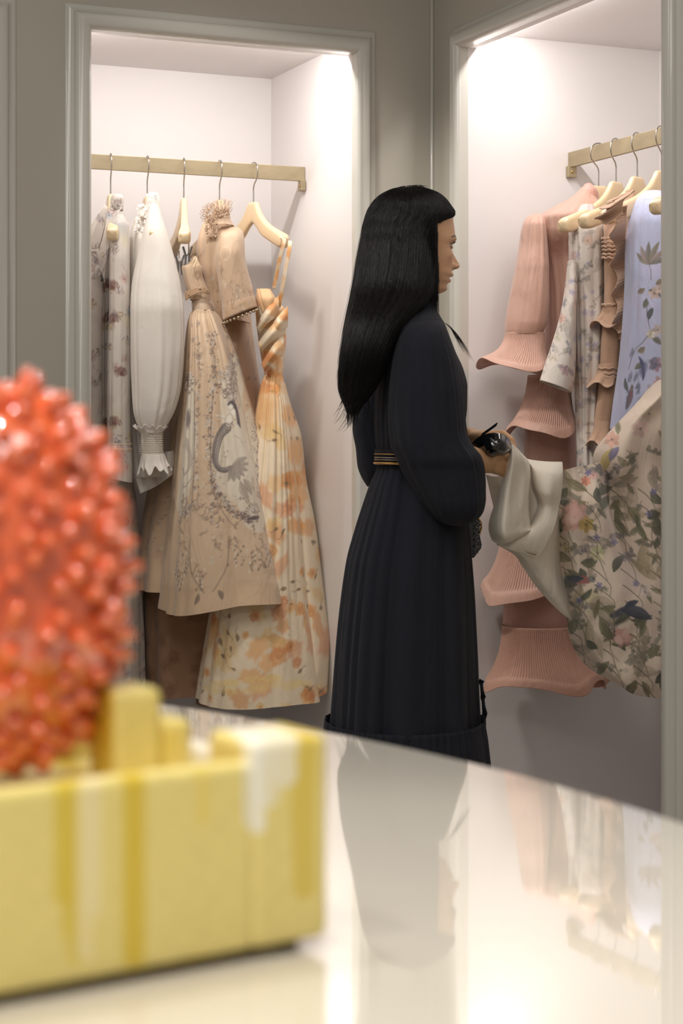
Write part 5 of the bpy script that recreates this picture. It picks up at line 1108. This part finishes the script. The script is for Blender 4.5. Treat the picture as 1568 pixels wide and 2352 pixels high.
# ------------------------------------------------------------------ lights
def area(name, loc, direction, sx, sy, power, col=(1, 1, 1), spread=180):
    l = bpy.data.lights.new(name, 'AREA'); l.shape = 'RECTANGLE'; l.size = sx; l.size_y = sy; l.energy = power; l.color = col
    l.spread = math.radians(spread)
    o = bpy.data.objects.new(name, l); COL.objects.link(o); o.location = loc
    o.rotation_euler = Vector(direction).to_track_quat('-Z', 'Y').to_euler(); return o
def strip(name, org, d, back, a, b, power, tilt=.45, z=CT-.012):
    c = org+d*((a+b)/2)+back*.05+Vector((0, 0, z))
    l = bpy.data.lights.new(name, 'AREA'); l.shape = 'RECTANGLE'; l.size = (b-a)-.01; l.size_y = .015; l.energy = power; l.color = (1, .965, .945)
    o = bpy.data.objects.new(name, l); COL.objects.link(o); o.location = c
    zdir = -(Vector((0, 0, -1))+back*tilt).normalized(); xdir = d.normalized(); ydir = zdir.cross(xdir)
    from mathutils import Matrix
    o.rotation_euler = Matrix((xdir, ydir, zdir)).transposed().to_euler(); return o
strip('alcove_strip_left', CORNER, A, B, *LO, 4.0)
strip('alcove_strip_far_left', CORNER, A, B, *LO2, 4.2)
strip('alcove_strip_right', CORNER, -B, A, *RO, 4.5)
def spot(name, loc, target, power, size, blend=.6, rad=.04, col=(1, .955, .90)):
    l = bpy.data.lights.new(name, 'SPOT'); l.energy = power; l.spot_size = math.radians(size); l.spot_blend = blend; l.shadow_soft_size = rad; l.color = col
    o = bpy.data.objects.new(name, l); COL.objects.link(o); o.location = loc
    o.rotation_euler = (Vector(target)-Vector(loc)).to_track_quat('-Z', 'Y').to_euler(); return o
area('ceiling_light_mid', (-.6, 2.2, HT-.03), (0, 0, -1), 1.6, 1.6, 32, (1, .97, .93))
area('ceiling_light_rear', (-.3, -.2, HT-.03), (0, .25, -1), 2.0, 1.2, 40, (1, .97, .93))
spot('downlight_counter', (-.3, .9, HT-.05), (-.1, 1.1, .82), 12, 60)
spot('downlight_corner', (-.7, 3.6, HT-.05), (.12, 4.97, 1.2), 95, 38, .5, .12)
for i_, (x_, y_) in enumerate(((-.9, .4), (.2, .5), (-.35, -.1), (-.7, 1.5))): spot('added_glint_spot', (x_, y_, HT-.05), (-.22, 1.15, 1.0), 38, 34, .5, .014)  # extra unseen spots, added to put small highlights on the coral
w = bpy.data.worlds.new('room_ambient'); SC.world = w; w.use_nodes = True
w.node_tree.nodes['Background'].inputs[0].default_value = (.80, .78, .74, 1); w.node_tree.nodes['Background'].inputs[1].default_value = .33

# ------------------------------------------------------------------ camera
cd = bpy.data.cameras.new('camera'); cam = bpy.data.objects.new('camera', cd); COL.objects.link(cam)
cam.location = (0, 0, CAMZ); cam.rotation_euler = (PI/2, 0, 0)
cd.sensor_fit = 'VERTICAL'; cd.sensor_height = 36; cd.lens = FPX/2352*36
cd.shift_y = -(1176-HY)/2352
cd.clip_start = .05
cd.dof.use_dof = True; cd.dof.focus_distance = 4.45; cd.dof.aperture_fstop = 5.0
SC.camera = cam
SC.view_settings.view_transform = 'Standard'; SC.view_settings.look = 'None'; SC.view_settings.gamma = 1; SC.view_settings.exposure = 0.07
